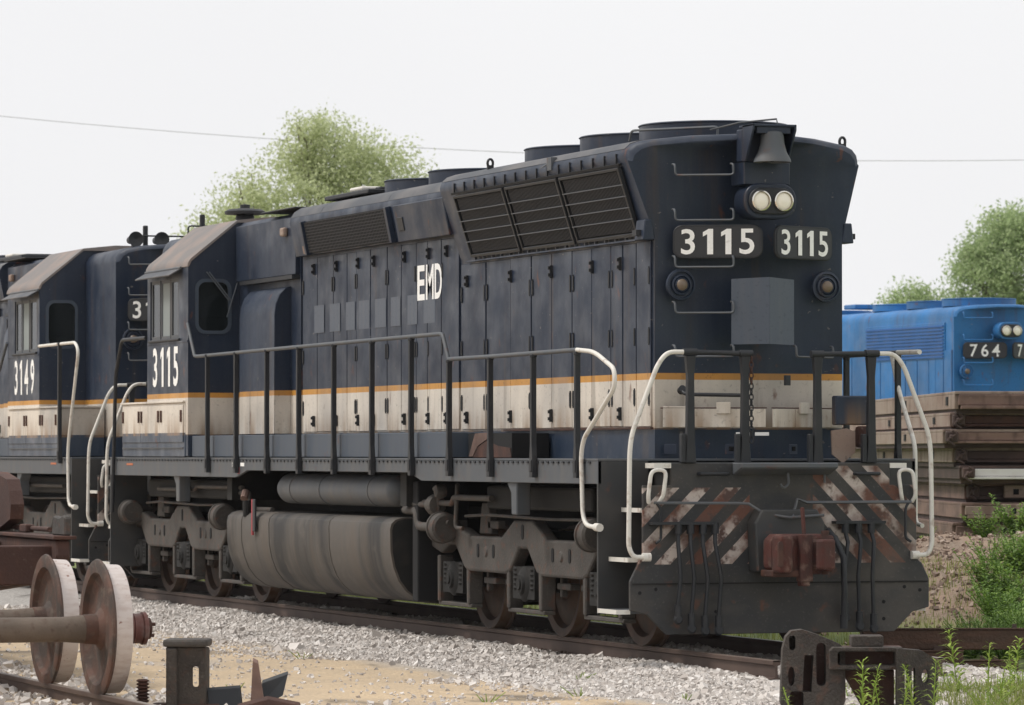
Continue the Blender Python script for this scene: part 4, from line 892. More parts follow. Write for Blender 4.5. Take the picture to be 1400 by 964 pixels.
    if flare and TF['sy'] > 0 and detail:
        # switch stand box and cable hanging on the far corner of the rear platform
        MB().box(.62, .98, -3.16, -3.06, 1.98, 2.24).build('receptacle_box', 'navy', loco, None, .012, 1)
        MB().prism([(.55, 1.93), (.56, 1.72), (.66, 1.64), (.78, 1.74), (.78, 1.92), (.70, 1.95)], 'y', -3.22, -3.20).build('torn_plate', 'stack_pink', loco)
        MB().box(.82, .97, -3.25, -3.10, 1.78, 1.97).cyl((.9, -3.3, 1.90), (.9, -3.1, 1.90), .06, 10).build('cable_plug', 'rust_dark', loco, None, .03)
    TF.update(dx=0, sy=1, dy=0)
    return loco

m_ = mk('blue_dark', (.022, .11, .34), .6)
locomotive('diesel_locomotive', 'dark blue black locomotive 3115 lettered EMD with flared radiators and a bell', '3115', dict(dx=0, sy=1, dy=0))
locomotive('diesel_locomotive', 'dark blue black locomotive 3149 coupled beyond the cab end of the one lettered EMD', '3149', dict(dx=0, sy=-1, dy=30.9))
locomotive('diesel_locomotive', 'bright blue locomotive 764 standing behind the stack of brown flatcar decks', '764', dict(dx=19.86, sy=1, dy=35.85), 'blue', False, False)

# ------------------------------------------------------------------ yard clutter
from mathutils.geometry import tessellate_polygon
def holed(m, outer, holes, to3, t0, t1):
    """plate with real holes: outline and holes in (u, v); to3(u, v, t) places a point"""
    loops = [[Vector((u, v, 0)) for u, v in L_] for L_ in [outer] + holes]
    flat = [p for L_ in loops for p in L_]; tris = tessellate_polygon(loops); n = len(flat)
    vs = [to3(p.x, p.y, t0) for p in flat] + [to3(p.x, p.y, t1) for p in flat]
    fs = [tuple(t_) for t_ in tris] + [tuple(n + i for i in reversed(t_)) for t_ in tris]
    b = 0
    for L_ in loops:
        k = len(L_); fs += [(b + i, b + (i + 1) % k, n + b + (i + 1) % k, n + b + i) for i in range(k)]; b += k
    return m.add(vs, fs)
def oval(cu, cv, a, b, n=12): return [(cu + a * math.cos(2 * math.pi * k / n), cv + b * math.sin(2 * math.pi * k / n)) for k in range(n)]

# two loose wheelsets on the scrap track
XR = -6.625; ZR = -.15
OW = [(.001, .12), (.11, .12), (.115, .02), (.16, -.02), (.34, -.045), (.40, -.02), (.425, .02), (.495, .025), (.52, .015), (.528, .0), (.515, -.012), (.488, -.025), (.482, -.155), (.43, -.155), (.415, -.07), (.30, -.075), (.17, -.10), (.12, -.16), (.001, -.16)]
def loose_wheelset(y, label):
    zc = ZR + .505
    root = empty('wheelset', (-7.38, y, ZR), label, 'wheelset', 'loose wheelsets on the scrap track')
    MB().lathe([(.001, -.80), (.10, -.80), (.11, -.62), (.098, -.45), (.098, .45), (.11, .62), (.10, .80), (.001, .80)], (-7.38, y, zc), 'x', 24).build('axle', 'old_axle', root, 40)
    for s in (-1, 1):
        m = MB().lathe([(r * 1.04, -s * t) for r, t in OW], (-7.38 + s * .745, y, zc), 'x', 56); me = m.mesh('wheel', ['old_wheel', 'old_tread'], 30)
        for p in me.polygons:
            rr = math.hypot(p.center.y - y, p.center.z - zc)
            if .49 < rr < .515 and abs(p.normal.x) < .4: p.material_index = 1
        link('wheel', me, root)
        bx = -7.38 + s * .955
        b_ = MB().lathe([(.09, -s * .06), (.125, -s * .055), (.13, -s * .02), (.118, 0), (.118, s * .06), (.124, s * .065), (.118, s * .075), (.118, s * .13), (.13, s * .14), (.128, s * .17), (.11, s * .178), (.06, s * .18), (.001, s * .18)], (bx, y, zc), 'x', 24).build('journal_bearing', 'red_bearing', root, 30)
        cp = MB().lathe([(.085, s * .178), (.085, s * .205), (.06, s * .215), (.001, s * .215)], (bx, y, zc), 'x', 18).build('end_cap', 'rust_dark', b_, 30)
        for k in range(3):
            a = 2 * math.pi * k / 3 + .4; MB().cyl((bx + s * .20, y + .055 * math.cos(a), zc + .055 * math.sin(a)), (bx + s * .24, y + .055 * math.cos(a), zc + .055 * math.sin(a)), .016, 6).build('cap_bolt', 'rust_dark', b_)
loose_wheelset(-3.62, 'loose rusty wheelset with pale tread, next to the rusty car frame')
loose_wheelset(-5.35, 'loose rusty wheelset with pale tread and red bearing beside the upright casting')

# rusty car frame on the same track
fr_ = empty('car_frame', (-7.38, 0, ZR), 'rusty brown car underframe with tapered side beam and pierced upright casting', 'car frame')
for s in (-1, 1):
    x = -7.38 + s * 1.15
    a, b = min(x - s * .12, x), max(x - s * .12, x)
    MB().prism([(-2.75, 1.0), (-2.78, .86), (-2.60, .66), (-.2, .50), (6, .48), (6, 1.0)], 'x', a, b).build('side_beam', 'rust_dark', fr_, None, .015, 1)
    MB().box(a - .03, b + .05, -2.80, 6, 1.003, 1.035).build('top_flange', 'rust_dark', fr_, None, .006, 1)
    MB().tube([(x + s * .03, -1.9, .90), (x + s * .03, 4, .93)], .014, 6).build('rod', 'truck_grey', fr_, 60)
    MB().tube([(x + s * .02, -1.95, 1.075), (x + s * .02, -1.15, 1.075), (x + s * .02, 4, 1.085)], .022, 8).build('brake_pipe', 'rust_dark', fr_, 60)
    MB().box(min(x - s * .04, x + s * .04), max(x - s * .04, x + s * .04), -1.3, -1.05, 1.04, 1.11).build('pipe_clamp', 'rust_dark', fr_, None, .01, 1)
    bk = MB().prism([(-2.77, 1.036), (-2.77, 1.19), (-2.72, 1.21), (-2.55, 1.185), (-2.36, 1.20), (-2.30, 1.036)], 'x', x - s * .05, x + s * .01).build('stake_bracket', 'truck_grey', fr_, None, .012, 1)
    m = MB(); holed(m, [(-.95, 1.15), (-.98, 1.28), (-.90, 1.40), (-.80, 1.50), (-.35, 1.56), (.6, 1.58), (.9, 1.5), (1.0, 1.10), (.2, 1.04), (-.4, 1.04)], [oval(-.22, 1.34, .17, .10), oval(.5, 1.33, .14, .10)], lambda u, v, t_: (x + s * t_, u, v), -.10, .02)
    m.build('pierced_casting', 'rust_dark', fr_, None)
for y in (-2.5, -.6, 2, 5): MB().box(-8.5, -6.3, y - .1, y + .1, .62, .95).build('cross_member', 'rust_dark', fr_, None, .01, 1)
MB().box(-7.6, -7.15, -2.7, 6, .60, .98).build('centre_sill', 'rust_dark', fr_)
def frame_wheel(y):
    MB().cyl((-8.3, y, ZR + .42), (-6.45, y, ZR + .42), .08, 14).build('axle', 'old_axle', fr_, 40)
    for s in (-1, 1): MB().lathe([(r * .86, -s * t) for r, t in OW], (-7.38 + s * .745, y, ZR + .42), 'x', 40).build('wheel', 'old_wheel', fr_, 30)
    MB().box(-8.4, -6.4, y - .12, y + .12, .42, .62).build('bolster_block', 'rust_dark', fr_)
frame_wheel(1.8); frame_wheel(4.2)

# local frames for scrap standing square to the viewer's side of the yard
def local(o, ang):
    c_, s_ = math.cos(ang), math.sin(ang)
    return lambda u, d, z: (o[0] + u * c_ + d * s_, o[1] - u * s_ + d * c_, o[2] + z)
def lbox(m, T, u0, u1, d0, d1, z0, z1):
    return m.add([T(u, d, z) for u in (u0, u1) for d in (d0, d1) for z in (z0, z1)], [(0, 1, 3, 2), (4, 6, 7, 5), (0, 4, 5, 1), (2, 3, 7, 6), (0, 2, 6, 4), (1, 5, 7, 3)])

# truck bolster casting leaning in the weeds
T = local((-1.83, -7.7, -.28), .34)
bo = empty('bolster_casting', T(.6, .1, 0), 'rusty cast truck bolster with oval openings standing in the weeds beside the pilot', 'truck bolster')
o1 = [(.02, 0), (-.02, .10), (.0, .50), (.03, .60), (.08, .645), (.17, .655), (.30, .62), (.50, .545), (.545, .50), (.545, .12), (.50, .02), (.30, .0)]
h1 = [rrect(.085, .555, .055, .115, .026, 4), oval(.075, .30, .03, .075), rrect(.335, .39, .085, .33, .04, 4), [(.41, .50), (.50, .465), (.49, .36), (.42, .36)], [(.17, .18), (.25, .18), (.27, .46), (.19, .46)], rrect(.12, .12, .12, .13, .03, 3)]
T_b = T; T = lambda u, d, z: T_b(u * .88, d, z)
m = MB(); holed(m, o1, h1, lambda u, v, t_: T(u, t_ + .12 * (v - .3), v), -.06, .14); m.build('side_plate', 'casting', bo, None, .022, 2)
m = MB(); holed(m, [(u * .96 + .03, v * .94) for u, v in o1], [], lambda u, v, t_: T(u, t_ + .12 * (v - .3), v), .19, .23); m.build('back_plate', 'rust_dark', bo)
m = MB(); lbox(m, T, .02, .55, .10, .20, .0, .05); m.build('web', 'casting', bo, None, .01, 1)
m = MB(); lbox(m, T, .05, .12, .10, .2, .5, .6); m.build('web', 'casting', bo, None, .01, 1)
m = MB(); holed(m, [(.40, .355), (1.06, .355), (1.06, .50), (1.03, .525), (.43, .525), (.40, .50)], [rrect(.72, .44, .50, .105, .02, 3)], lambda u, v, t_: T(u, t_, v), -.16, .02); m.build('cross_box', 'casting', bo, None, .02, 2)
m = MB(); lbox(m, T, .42, 1.05, .03, .30, .36, .52); m.build('cross_box_back', 'rust_dark', bo)
m = MB(); lbox(m, T, .60, .88, -.05, .20, .526, .61); m.build('wear_block', 'casting', bo, None, .008, 1)
m = MB(); holed(m, [(.98, .02), (1.10, 0), (1.32, .06), (1.36, .30), (1.34, .43), (1.20, .50), (.98, .52)], [rrect(1.065, .27, .03, .26, .014, 3), rrect(1.13, .25, .03, .24, .014, 3), oval(1.24, .30, .035, .055)], lambda u, v, t_: T(u, t_ - .15 + (u - .98) * .5, v), -.06, .10); m.build('end_plate', 'casting', bo, None, .018, 2)
m = MB(); m.add([T(.52, .05, .34), T(.98, .05, .34), T(.98, .05, .0), T(.74, .05, .0), T(.52, .18, .34), T(.98, .18, .34), T(.98, .18, .0), T(.74, .18, .0)], [(0, 1, 2, 3), (4, 7, 6, 5), (0, 4, 5, 1), (1, 5, 6, 2), (2, 6, 7, 3), (3, 7, 4, 0)]); m.build('web', 'rust_dark', bo)

# old timbers and beams on the far side of the track
def beam(px_o, L_, d, h, ang, label, mat='timber', split=0):
    T_ = local(px_o, ang); root = empty('timber', T_(L_ / 2, d / 2, 0), label, 'timber', None)
    m = MB(); lbox(m, T_, 0, L_, 0, d, 0, h); m.build('baulk', mat, root, None, .012, 1)
    m = MB(); lbox(m, T_, -.004, L_ + .004, -.012, .06, h + .001, h + .012); m.build('split_edge', mat, root)
    for u in (.18, L_ - .2):
        m = MB(); lbox(m, T_, u - .02, u + .02, d * .4, d * .5, h - .01, h + .045); m.build('spike', 'rail_rust', root)
beam((1.50, -1.75, -.085), 1.62, .24, .19, .33, 'weathered brown timber lying beyond the track, half hidden by the bolster casting')
beam((3.06, -2.32, -.085), 1.4, .24, .19, .30, 'weathered brown timber lying end to end with the one behind the bolster casting')
beam((1.9, -2.1, -.25), .42, .3, .16, .33, 'short dark timber block under the beam half hidden by the bolster casting')
beam((3.0, -2.5, -.25), .36, .4, .16, .30, 'short dark timber block under the joint of the two long timbers')
beam((2.05, -2.75, -.27), .5, .2, .12, .38, 'short dark timber offcut in the weeds before the long timbers')
# small scrap beside the wheelsets
T = local((-6.22, -5.85, -.27), .40)
sc_ = empty('pedestal_casting', T(.15, .1, 0), 'dark rusty slotted casting standing upright beside the loose wheelsets', 'casting')
m = MB(); holed(m, [(0, 0), (.31, 0), (.31, .50), (.0, .50)], [rrect(.23, .27, .05, .16, .022, 4)], lambda u, v, t_: T(u, t_, v), 0, .05); m.build('front_plate', 'casting', sc_, None, .008, 1)
m = MB(); lbox(m, T, .01, .09, -.05, .24, 0, .49); lbox(m, T, .27, .31, .05, .24, 0, .49); m.build('side_web', 'casting', sc_, None, .008, 1)
m = MB(); lbox(m, T, -.02, .33, -.05, .26, .50, .56); m.build('cap_plate', 'truck_grey', sc_, None, .02, 2)
m = MB(); lbox(m, T, -.12, .42, -.02, .2, 0, .06); m.build('foot', 'rust_dark', sc_, None, .015, 1)
sp_ = MB()
for k in range(9): sp_.lathe([(.035, -.012), (.055, 0), (.035, .012)], T(-.18, .0, .03 + k * .026), 'z', 12)
tag(sp_.build('coil_spring', 'rust_dark', None, 40), 'small rusty coil spring on the dirt against the upright casting', 'spring')
def plate(o, ang, pts, th, mat, label, name='steel_plate'):
    T_ = local(o, ang); m = MB(); k = len(pts)
    m.add([T_(*p) for p in pts] + [T_(p[0], p[1] + th, p[2] + th * .4) for p in pts], [tuple(range(k)), tuple(range(2 * k - 1, k - 1, -1))] + [(i, (i + 1) % k, k + (i + 1) % k, k + i) for i in range(k)])
    return tag(m.build(name, mat, None, None, .004, 1), label, 'scrap')
plate((-5.90, -5.95, -.25), .3, [(0, 0, 0), (.26, 0, 0), (.24, .05, .16), (-.02, .04, .14)], .05, 'black_metal', 'flat black steel plate lying tilted between casting and upright brown bar')
plate((-5.60, -6.05, -.26), .3, [(0, 0, 0), (.12, 0, -.02), (.06, .02, .36), (.02, .02, .38)], .06, 'stack_brown', 'narrow pale brown bar standing on end among the black plates', 'steel_bar')
plate((-5.50, -5.9, -.26), .3, [(0, 0, 0), (.20, 0, .10), (.24, .05, .27), (.04, .04, .20)], .05, 'black_metal', 'bent black steel plate leaning beside the upright brown bar')
plate((-5.8, -6.35, -.27), .2, [(0, 0, 0), (.52, 0, -.01), (.50, .03, .06), (.25, .04, .11), (.02, .03, .05)], .06, 'rust_dark', 'low dark rusty scrap strip in front of the upright brown bar')

# ------------------------------------------------------------------ stacked flatcar decks
T0 = (11.69, 17.79); ANG = .305
def deck(k, z0, z1, du, dd, W, L_, mat, endmat, label, pockets):
    T_ = local((T0[0], T0[1], 0), ANG)
    G = lambda u, d, z: T_(u + du, d + dd, z)
    root = empty('flatcar_deck', G(W / 2, L_ / 2, z0), label, 'flatcar', 'stack of scrapped flatcar decks')
    h = z1 - z0
    m = MB(); lbox(m, G, .03, W - .10, .10, L_ - .1, z0 - .06 if z0 > .3 else z0 + .01, z1 - .03); m.build('core', 'stack_dark', root)
    m = MB(); lbox(m, G, 0, W, 0, L_, z1 - .045, z1 - .004); m.build('deck_plate', mat, root, None, .006, 1)
    for u0 in (0, W - .06):
        m = MB(); lbox(m, G, u0, u0 + .06, .06, L_ - .06, z0 + .004, z1 - .046); ss = m.build('side_sill', mat, root, None, .006, 1)
        if u0 == 0:
            for d in pockets:
                m = MB(); lbox(m, G, -.012, 0, d, d + .22, z0 + h * .25, z1 - h * .28); m.build('stake_pocket', 'void', ss)
    m = MB(); lbox(m, G, .05, W - .05, -.03, .06, z0 + h * .22, z1 - .05); m.build('end_sill', endmat, root, None, .008, 1)
    m = MB(); lbox(m, G, .08, W - .08, -.07, .08, z0 + .004, z0 + h * .20); m.build('end_flange', endmat, root, None, .006, 1)
    return G, root
specs = [  # z0, z1, du, dd, mat, end, label
    (2.36, 2.62, 0.0, 0.0, 'stack_pink', 'stack_brown', 'pinkish brown flatcar deck, topmost of the stack below the blue locomotive', (.7, 5.5)),
    (2.11, 2.35, -.06, .25, 'stack_pink', 'rust_dark', 'pinkish brown flatcar deck, second from the top of the stack', (1.6, 7.)),
    (1.87, 2.10, -.10, .15, 'stack_pink', 'stack_brown', 'pinkish brown flatcar deck, third from the top of the stack', (4.2, 9.)),
    (1.60, 1.86, -.04, .30, 'stack_pink', 'stack_dark', 'flatcar deck with dark grey end, just above the white edged one', (2.0, 8.)),
    (1.36, 1.59, .08, .10, 'stack_dark', 'stack_white', 'flatcar deck with a white painted end sill in the middle of the stack', ()),
    (1.07, 1.35, .10, .40, 'stack_brown', 'stack_dark', 'brown flatcar deck with a dark end, right below the white edged one', ()),  # end sill takes the dark deck colour
    (.80, 1.06, .06, .12, 'stack_brown', 'stack_pink', 'brown flatcar deck, third from the bottom of the stack', ()),
    (.52, .79, .10, .35, 'stack_brown', 'stack_brown', 'brown flatcar deck, second from the bottom of the stack', ()),
    (.18, .51, .0, .05, 'stack_dark', 'stack_brown', 'dark rusty flatcar deck at the bottom of the stack resting on timbers', ())]
for k, (z0, z1, du, dd, mt, en, lb, pk) in enumerate(specs):
    z1 -= (.0, .03, .02, .045, .03, .05, .03, .05, .0)[k]; du += (0, .03, -.05, .06, .0, .12, .05, -.08, .1)[k]; dd += (0, .05, .0, .12, 0, .2, 0, .1, 0)[k]
    G, root = deck(k, z0, z1, du, dd, 2.9, 14.5, mt, en, lb, pk)
    # corner ironwork and end details
    if k in (1, 2, 3, 4, 5):
        m = MB(); lbox(m, G, .02, .20, -.16, -.03, z0 + .02, z1 - .03); lbox(m, G, .06, .12, -.22, -.16, z0 + .05, z1 - .08); m.build('corner_iron', 'stack_dark', root, None, .02, 1)
        m = MB(); m.tube([G(.10 + .06 * math.sin(i), -.20, z1 - .02 - i * .03) for i in range(8)], .02, 6); m.build('chain', 'stack_dark', root)
    if k in (5, 6, 7):
        m = MB(); lbox(m, G, .55, 1.6, -.14, -.02, z0 + .02, z1 - .02); cb = m.build('coupler_box', 'stack_pink', root, None, .012, 1)
        m = MB(); lbox(m, G, .68, .76, -.15, -.141, z0 + .07, z1 - .08); m.build('slot', 'void', cb)
for i, d in enumerate((.6, 5, 9.5, 13.5)):
    T_ = local((T0[0], T0[1], 0), ANG); m = MB(); lbox(m, T_, -.2, 3.1, d, d + .26, -.25, .178)
    tag(m.build('support_timber', 'timber', None, None, .012, 1), 'heavy timber baulk under the bottom flatcar deck of the stack', 'timber', 'timbers under the flatcar stack')

# ------------------------------------------------------------------ trees, wire
def tree(name, base, lobes, n, leaf, mat, label, trunk_h, tr=.16):
    root = empty(name, base, label, 'tree', 'trees beyond the yard')
    B = Vector(base); m = MB()
    top = B + Vector((.1, 0, trunk_h))
    m.tube([B, B + Vector((.05, .05, trunk_h * .5)), top], [tr, tr * .8, tr * .55], 10)
    for (cx, cy, cz, rx, ry, rz, wgt) in lobes:
        c = B + Vector((cx, cy, cz)); a = B + Vector((.05, .05, trunk_h * random.uniform(.55, .95)))
        mid = (a + c) / 2 + Vector((0, 0, -.2)); m.tube([a, mid, c, c + Vector((random.uniform(-.4, .4), 0, rz * .6))], [tr * .4, tr * .28, tr * .15, .015], 6)
        for _ in range(5):
            d = Vector((random.gauss(0, 1), random.gauss(0, 1), random.gauss(.3, .8))).normalized()
            m.tube([mid.lerp(c, random.random()), c + Vector((d.x * rx, d.y * ry, d.z * rz)) * .9], [tr * .1, .012], 5)
    m.build('trunk', 'bark', root, 50)
    V = []; Fc = []
    tw = sum(l[6] for l in lobes)
    for (cx, cy, cz, rx, ry, rz, wgt) in lobes:
        # twigs: clusters of leaves gathered about random spots near the surface of each lobe
        ncl = max(8, int(n * wgt / tw / 44))
        sun_ = np.array([-.5, -.2, .8])
        for _ in range(ncl):
            d = rng.normal(size=3); d /= np.linalg.norm(d); rad = rng.uniform(.35, 1.08) ** .6
            if rng.random() < .08: rad *= 1.1
            cc = np.array([B.x + cx, B.y + cy, B.z + cz]) + d * np.array([rx, ry, rz]) * rad
            sg = rng.uniform(.12, .34)
            for p in rng.normal(size=(44, 3)) * sg * np.array([1, 1, .8]) + cc:
                a = rng.normal(size=3); a /= np.linalg.norm(a); b = np.cross(a, rng.normal(size=3)); b /= np.linalg.norm(b)
                s_ = leaf * rng.uniform(.6, 1.35); k = len(V)
                V += [tuple(p - a * s_), tuple(p + b * s_ * .45), tuple(p + a * s_), tuple(p - b * s_ * .45)]; Fc.append((k, k + 1, k + 2, k + 3))
    me = bpy.data.meshes.new('crown'); me.from_pydata(V, [], Fc); me.materials.append(MAT[mat]); link('crown', me, root)
gz = -.24
tree('willow_tree', (21.5, 81, gz), [(a * 1.36 + .1, b, c * 1.0 + .28, d * 1.3, e * 1.2, f * 1.1, g) for a, b, c, d, e, f, g in [(-.3, 0, 8.6, 1.5, 1.5, 2.0, 5), (.9, 0, 8.8, 1.3, 1.3, 1.8, 4), (-1.2, 0, 7.6, 1.3, 1.4, 1.7, 3), (.3, .3, 10.1, .9, .9, 1.2, 2.4), (-.35, 0, 10.6, .55, .6, .75, 1), (1.7, 0, 9.0, .8, .9, 1.4, 1.8), (-1.75, 0, 8.9, .55, .7, .9, 1), (-2.5, 0, 6.6, .85, .9, .8, 1.5), (-3.0, 0, 6.0, .6, .7, .6, 1), (2.6, 0, 8.0, .8, .8, .9, 1.4), (2.9, 0, 8.4, .4, .5, .5, .5), (1.2, 0, 6.5, 1.8, 1.6, 1.5, 3), (-.6, 0, 6.0, 2.1, 1.6, 1.4, 3), (2.2, 0, 7.0, 1.5, 1.2, 1.3, 2.6), (3.2, 0, 7.4, .7, .7, .7, 1), (-2.2, 0, 7.6, .9, .9, 1.0, 1.3)]], 84000, .058, 'tree_leaf', 'pale green feathery tree rising behind the cab of the dark locomotive', 5.5)
tree('broad_tree', (51.9, 97, gz), [(a * 1.12, b, c + .25, d * 1.1, e * 1.1, f * 1.05, g) for a, b, c, d, e, f, g in [(0, 0, 8.2, 1.9, 1.9, 2.0, 6), (-1.4, 0, 7.4, 1.2, 1.3, 1.5, 3), (1.3, 0, 9.2, 1.5, 1.5, 1.4, 4), (2.4, 0, 7.8, 1.6, 1.6, 2.0, 4), (-.7, 0, 9.3, .8, .8, .8, 1.3), (.2, 0, 6.0, 2.6, 2.0, 1.5, 5), (-1.8, 0, 8.4, .5, .5, .6, .7)]], 64000, .07, 'tree_leaf_deep', 'dense mid green round tree standing behind the bright blue locomotive', 5)
tree('broad_tree', (48.6, 99, gz), [(0, 0, 6.9, .9, .9, .9, 2), (-.6, 0, 6.6, .6, .6, .6, 1), (.9, 0, 6.6, .8, .8, .7, 1.5), (0, 0, 5.4, 1.3, 1.2, 1.0, 2)], 14000, .075, 'tree_leaf_deep', 'small low tree beside the dense round one behind the blue locomotive', 4)
A, B_, C_ = Vector((13.95, 88.92, 11.9)), Vector((28.79, 83.69, 10.85)), Vector((42.8, 78.73, 10.53))
P0, P1 = A + (A - B_) * .35 + Vector((0, 0, .15)), C_ + (C_ - B_) * .35 + Vector((0, 0, .2))
wp_ = []
for k in range(41):
    u = k / 40; a, b = (P0, P1); p = a.lerp(b, u); sag = 4 * u * (1 - u) * .78; p.z -= sag; wp_.append(p)
tag(MB().tube(wp_, .009, 5).build('overhead_wire', 'wire_grey', None, 60), 'thin grey overhead wire sagging across the pale sky', 'wire')
for p, lb in ((P0, 'wooden pole carrying the overhead wire beyond locomotive 3149'), (P1, 'wooden pole carrying the overhead wire beyond the blue locomotive')):
    r_ = empty('utility_pole', (p.x, p.y, gz), lb, 'pole'); MB().cyl((p.x, p.y, gz), (p.x, p.y, p.z + .4), .15, 12, .11).build('pole', 'wood_pole', r_, 40)
    MB().box(p.x - .9, p.x + .9, p.y - .06, p.y + .06, p.z - .12, p.z - .02).build('crossarm', 'wood_pole', r_); MB().lathe([(.03, -.02), (.05, .03), (.03, .08), (.02, .1)], (p.x, p.y, p.z - .02), 'z', 10).build('insulator', 'stack_white', r_, 40)

# ------------------------------------------------------------------ gravel
def stones(name, n, xr, yr, size, mat, dens, label, lift=.0):
    cube = np.array([(x, y, z) for x in (-1, 1) for y in (-1, 1) for z in (-1, 1)], float)
    faces = np.array([(0, 1, 3, 2), (4, 6, 7, 5), (0, 4, 5, 1), (2, 3, 7, 6), (0, 2, 6, 4), (1, 5, 7, 3)])
    pts = []
    while len(pts) < n:
        x, y = rng.uniform(*xr), rng.uniform(*yr)
        if rng.random() < dens(x, y): pts.append((x, y, gh(x, y)))
    pts = np.array(pts); k = len(pts)
    s_ = rng.lognormal(math.log(size), .42, k)[:, None, None]
    v = cube[None] * rng.uniform(.45, 1.0, (k, 8, 3)) * rng.uniform(.6, 1.2, (k, 1, 3)) * s_
    a = rng.normal(size=(k, 4)); a /= np.linalg.norm(a, axis=1)[:, None]
    q0, q1, q2, q3 = a.T
    Rm = np.stack([np.stack([1 - 2 * (q2**2 + q3**2), 2 * (q1*q2 - q0*q3), 2 * (q1*q3 + q0*q2)], -1), np.stack([2 * (q1*q2 + q0*q3), 1 - 2 * (q1**2 + q3**2), 2 * (q2*q3 - q0*q1)], -1), np.stack([2 * (q1*q3 - q0*q2), 2 * (q2*q3 + q0*q1), 1 - 2 * (q1**2 + q2**2)], -1)], 1)
    v = np.einsum('kij,knj->kni', Rm, v) + pts[:, None] + np.array([0, 0, size * .25 + lift])
    f = (faces[None] + 8 * np.arange(k)[:, None, None]).reshape(-1, 4)
    me = bpy.data.meshes.new(name); me.from_pydata(v.reshape(-1, 3).tolist(), [], f.tolist()); me.materials.append(MAT[mat])
    o = link(name, me); return tag(o, label, 'gravel', None, 'stuff')
def dens_main(x, y):
    if abs(abs(x) - .755) < .085: return 0
    if abs(x) < 2.3: return 1
    if y < -5.1: return .9 if x > -2.2 else .05
    g = noise.noise(Vector((x * .55, y * .3, 7))) * .5 + .5
    if x < -5.6: return .16 * (g > .5) + .05
    return max(.02, min(.3, (g - .60) * 4)) if x < -2.45 + .35 * noise.noise(Vector((y * .6, 1, 2))) else .75
stones('track_gravel', 105000, (-5.8, 2.2), (-9.5, 16), .0125, 'stone', dens_main, 'pale grey crushed stone ballast along the main track')
stones('scrap_track_gravel', 3500, (-9, -5.6), (-9, 3), .024, 'stone', lambda x, y: 1, 'coarser pale stones around the scrap track')
stones('heap_gravel', 11000, (3, 13), (1, 15), .019, 'heap_stone', lambda x, y: .8 if gh(x, y) > .0 else .15, 'pinkish stones and clods on the spoil heap')

# ------------------------------------------------------------------ weeds and grass
def weed_mesh(kind, h, seed):
    r = random.Random(seed); S = MB(); V = []; Fc = []
    def leaf(p, d, L_, w_):
        p = Vector(p); d = Vector(d).normalized(); sd = d.cross(Vector((0, 0, 1))).normalized() * w_; k = len(V)
        q = p + d * L_ * .5 + Vector((0, 0, L_ * .08)); e = p + d * L_ - Vector((0, 0, L_ * .18))
        V.extend([tuple(p), tuple(q - sd), tuple(q + sd), tuple(e)]); Fc.extend([(k, k + 2, k + 1), (k + 1, k + 2, k + 3)])
    ns = {'tall': 1, 'clump': 5, 'bush': 16}[kind]
    for s in range(ns):
        a = r.uniform(0, 6.28); sp = {'tall': .03, 'clump': .14, 'bush': .34}[kind]
        b = Vector((math.cos(a) * .004, math.sin(a) * .004, -.04)); lean = sp / h; hh = h * r.uniform(.65, 1.05)
        tip = b + Vector((math.cos(a) * hh * r.uniform(.05, .4 + lean), math.sin(a) * hh * r.uniform(.05, .4 + lean), hh)); mid = (b + tip) / 2 + Vector((0, 0, hh * .06))
        S.tube([b, mid, tip], [.006, .005, .003], 5)
        nl = int({'tall': 46, 'clump': 24, 'bush': 26}[kind] * hh / .5) + 6
        for i in range(nl):
            u = .12 + .88 * i / nl; p = b.lerp(mid, u * 2) if u < .5 else mid.lerp(tip, u * 2 - 1)
            t_ = i * 2.4 + r.random(); L_ = h * {'tall': .26, 'clump': .24, 'bush': .20}[kind] * (1.15 - .6 * u) * r.uniform(.7, 1.2)
            leaf(p, (math.cos(t_), math.sin(t_), r.uniform(.1, .8)), L_, L_ * {'tall': .085, 'clump': .11, 'bush': .2}[kind])
    sm = S.mesh('stem', 'weed_leaf' if kind != 'bush' else 'bush_leaf', 60, False)
    lm = bpy.data.meshes.new('foliage'); lm.from_pydata(V, [], Fc); lm.materials.append(MAT['weed_leaf' if kind != 'bush' else 'bush_leaf'])
    return sm, lm
WP = {}
def weed(kind, x, y, h, label, z=None):
    hq = round(h / .12) * .12
    key = (kind, hq, random.randint(0, 2))
    if key not in WP: WP[key] = weed_mesh(kind, hq, hash(key[1:]) % 999)
    sm, lm = WP[key]; loc = (x, y, gh(x, y) if z is None else z)
    nm = {'tall': 'tall_weed', 'clump': 'weed_clump', 'bush': 'weed_bush'}[kind]
    root = empty(nm, loc, label, 'weed', {'tall': 'tall weeds along the track', 'clump': 'low weed clumps', 'bush': 'leafy weed bushes on the heap'}[kind])
    rz = random.uniform(0, 6.28)
    for n_, me in (('stem', sm), ('foliage', lm)):
        o = bpy.data.objects.new(n_, me); COL.objects.link(o); o.parent = root
    root.rotation_euler = (random.uniform(-.1, .1), random.uniform(-.1, .1), rz); s_ = h / hq; root.scale = (s_, s_, s_)
LT = 'bright green narrow leaved weed growing by the bolster casting'
def sight0(px, D):
    lat = (px - 700) / F_PX * D; return CAM.x + D * math.sin(YAW) + lat * math.cos(YAW), CAM.y + D * math.cos(YAW) - lat * math.sin(YAW)
for (q, D, h) in ((1178, 32.9, .62), (1188, 32.7, .44), (1085, 32.6, .30), (1205, 32.7, .34), (1232, 32.8, .40), (1252, 33.0, .52), (1275, 33.1, .44)): weed('tall', *sight0(q, D), h, LT)
LT2 = 'bright green narrow leaved weed rising in front of the old timbers'
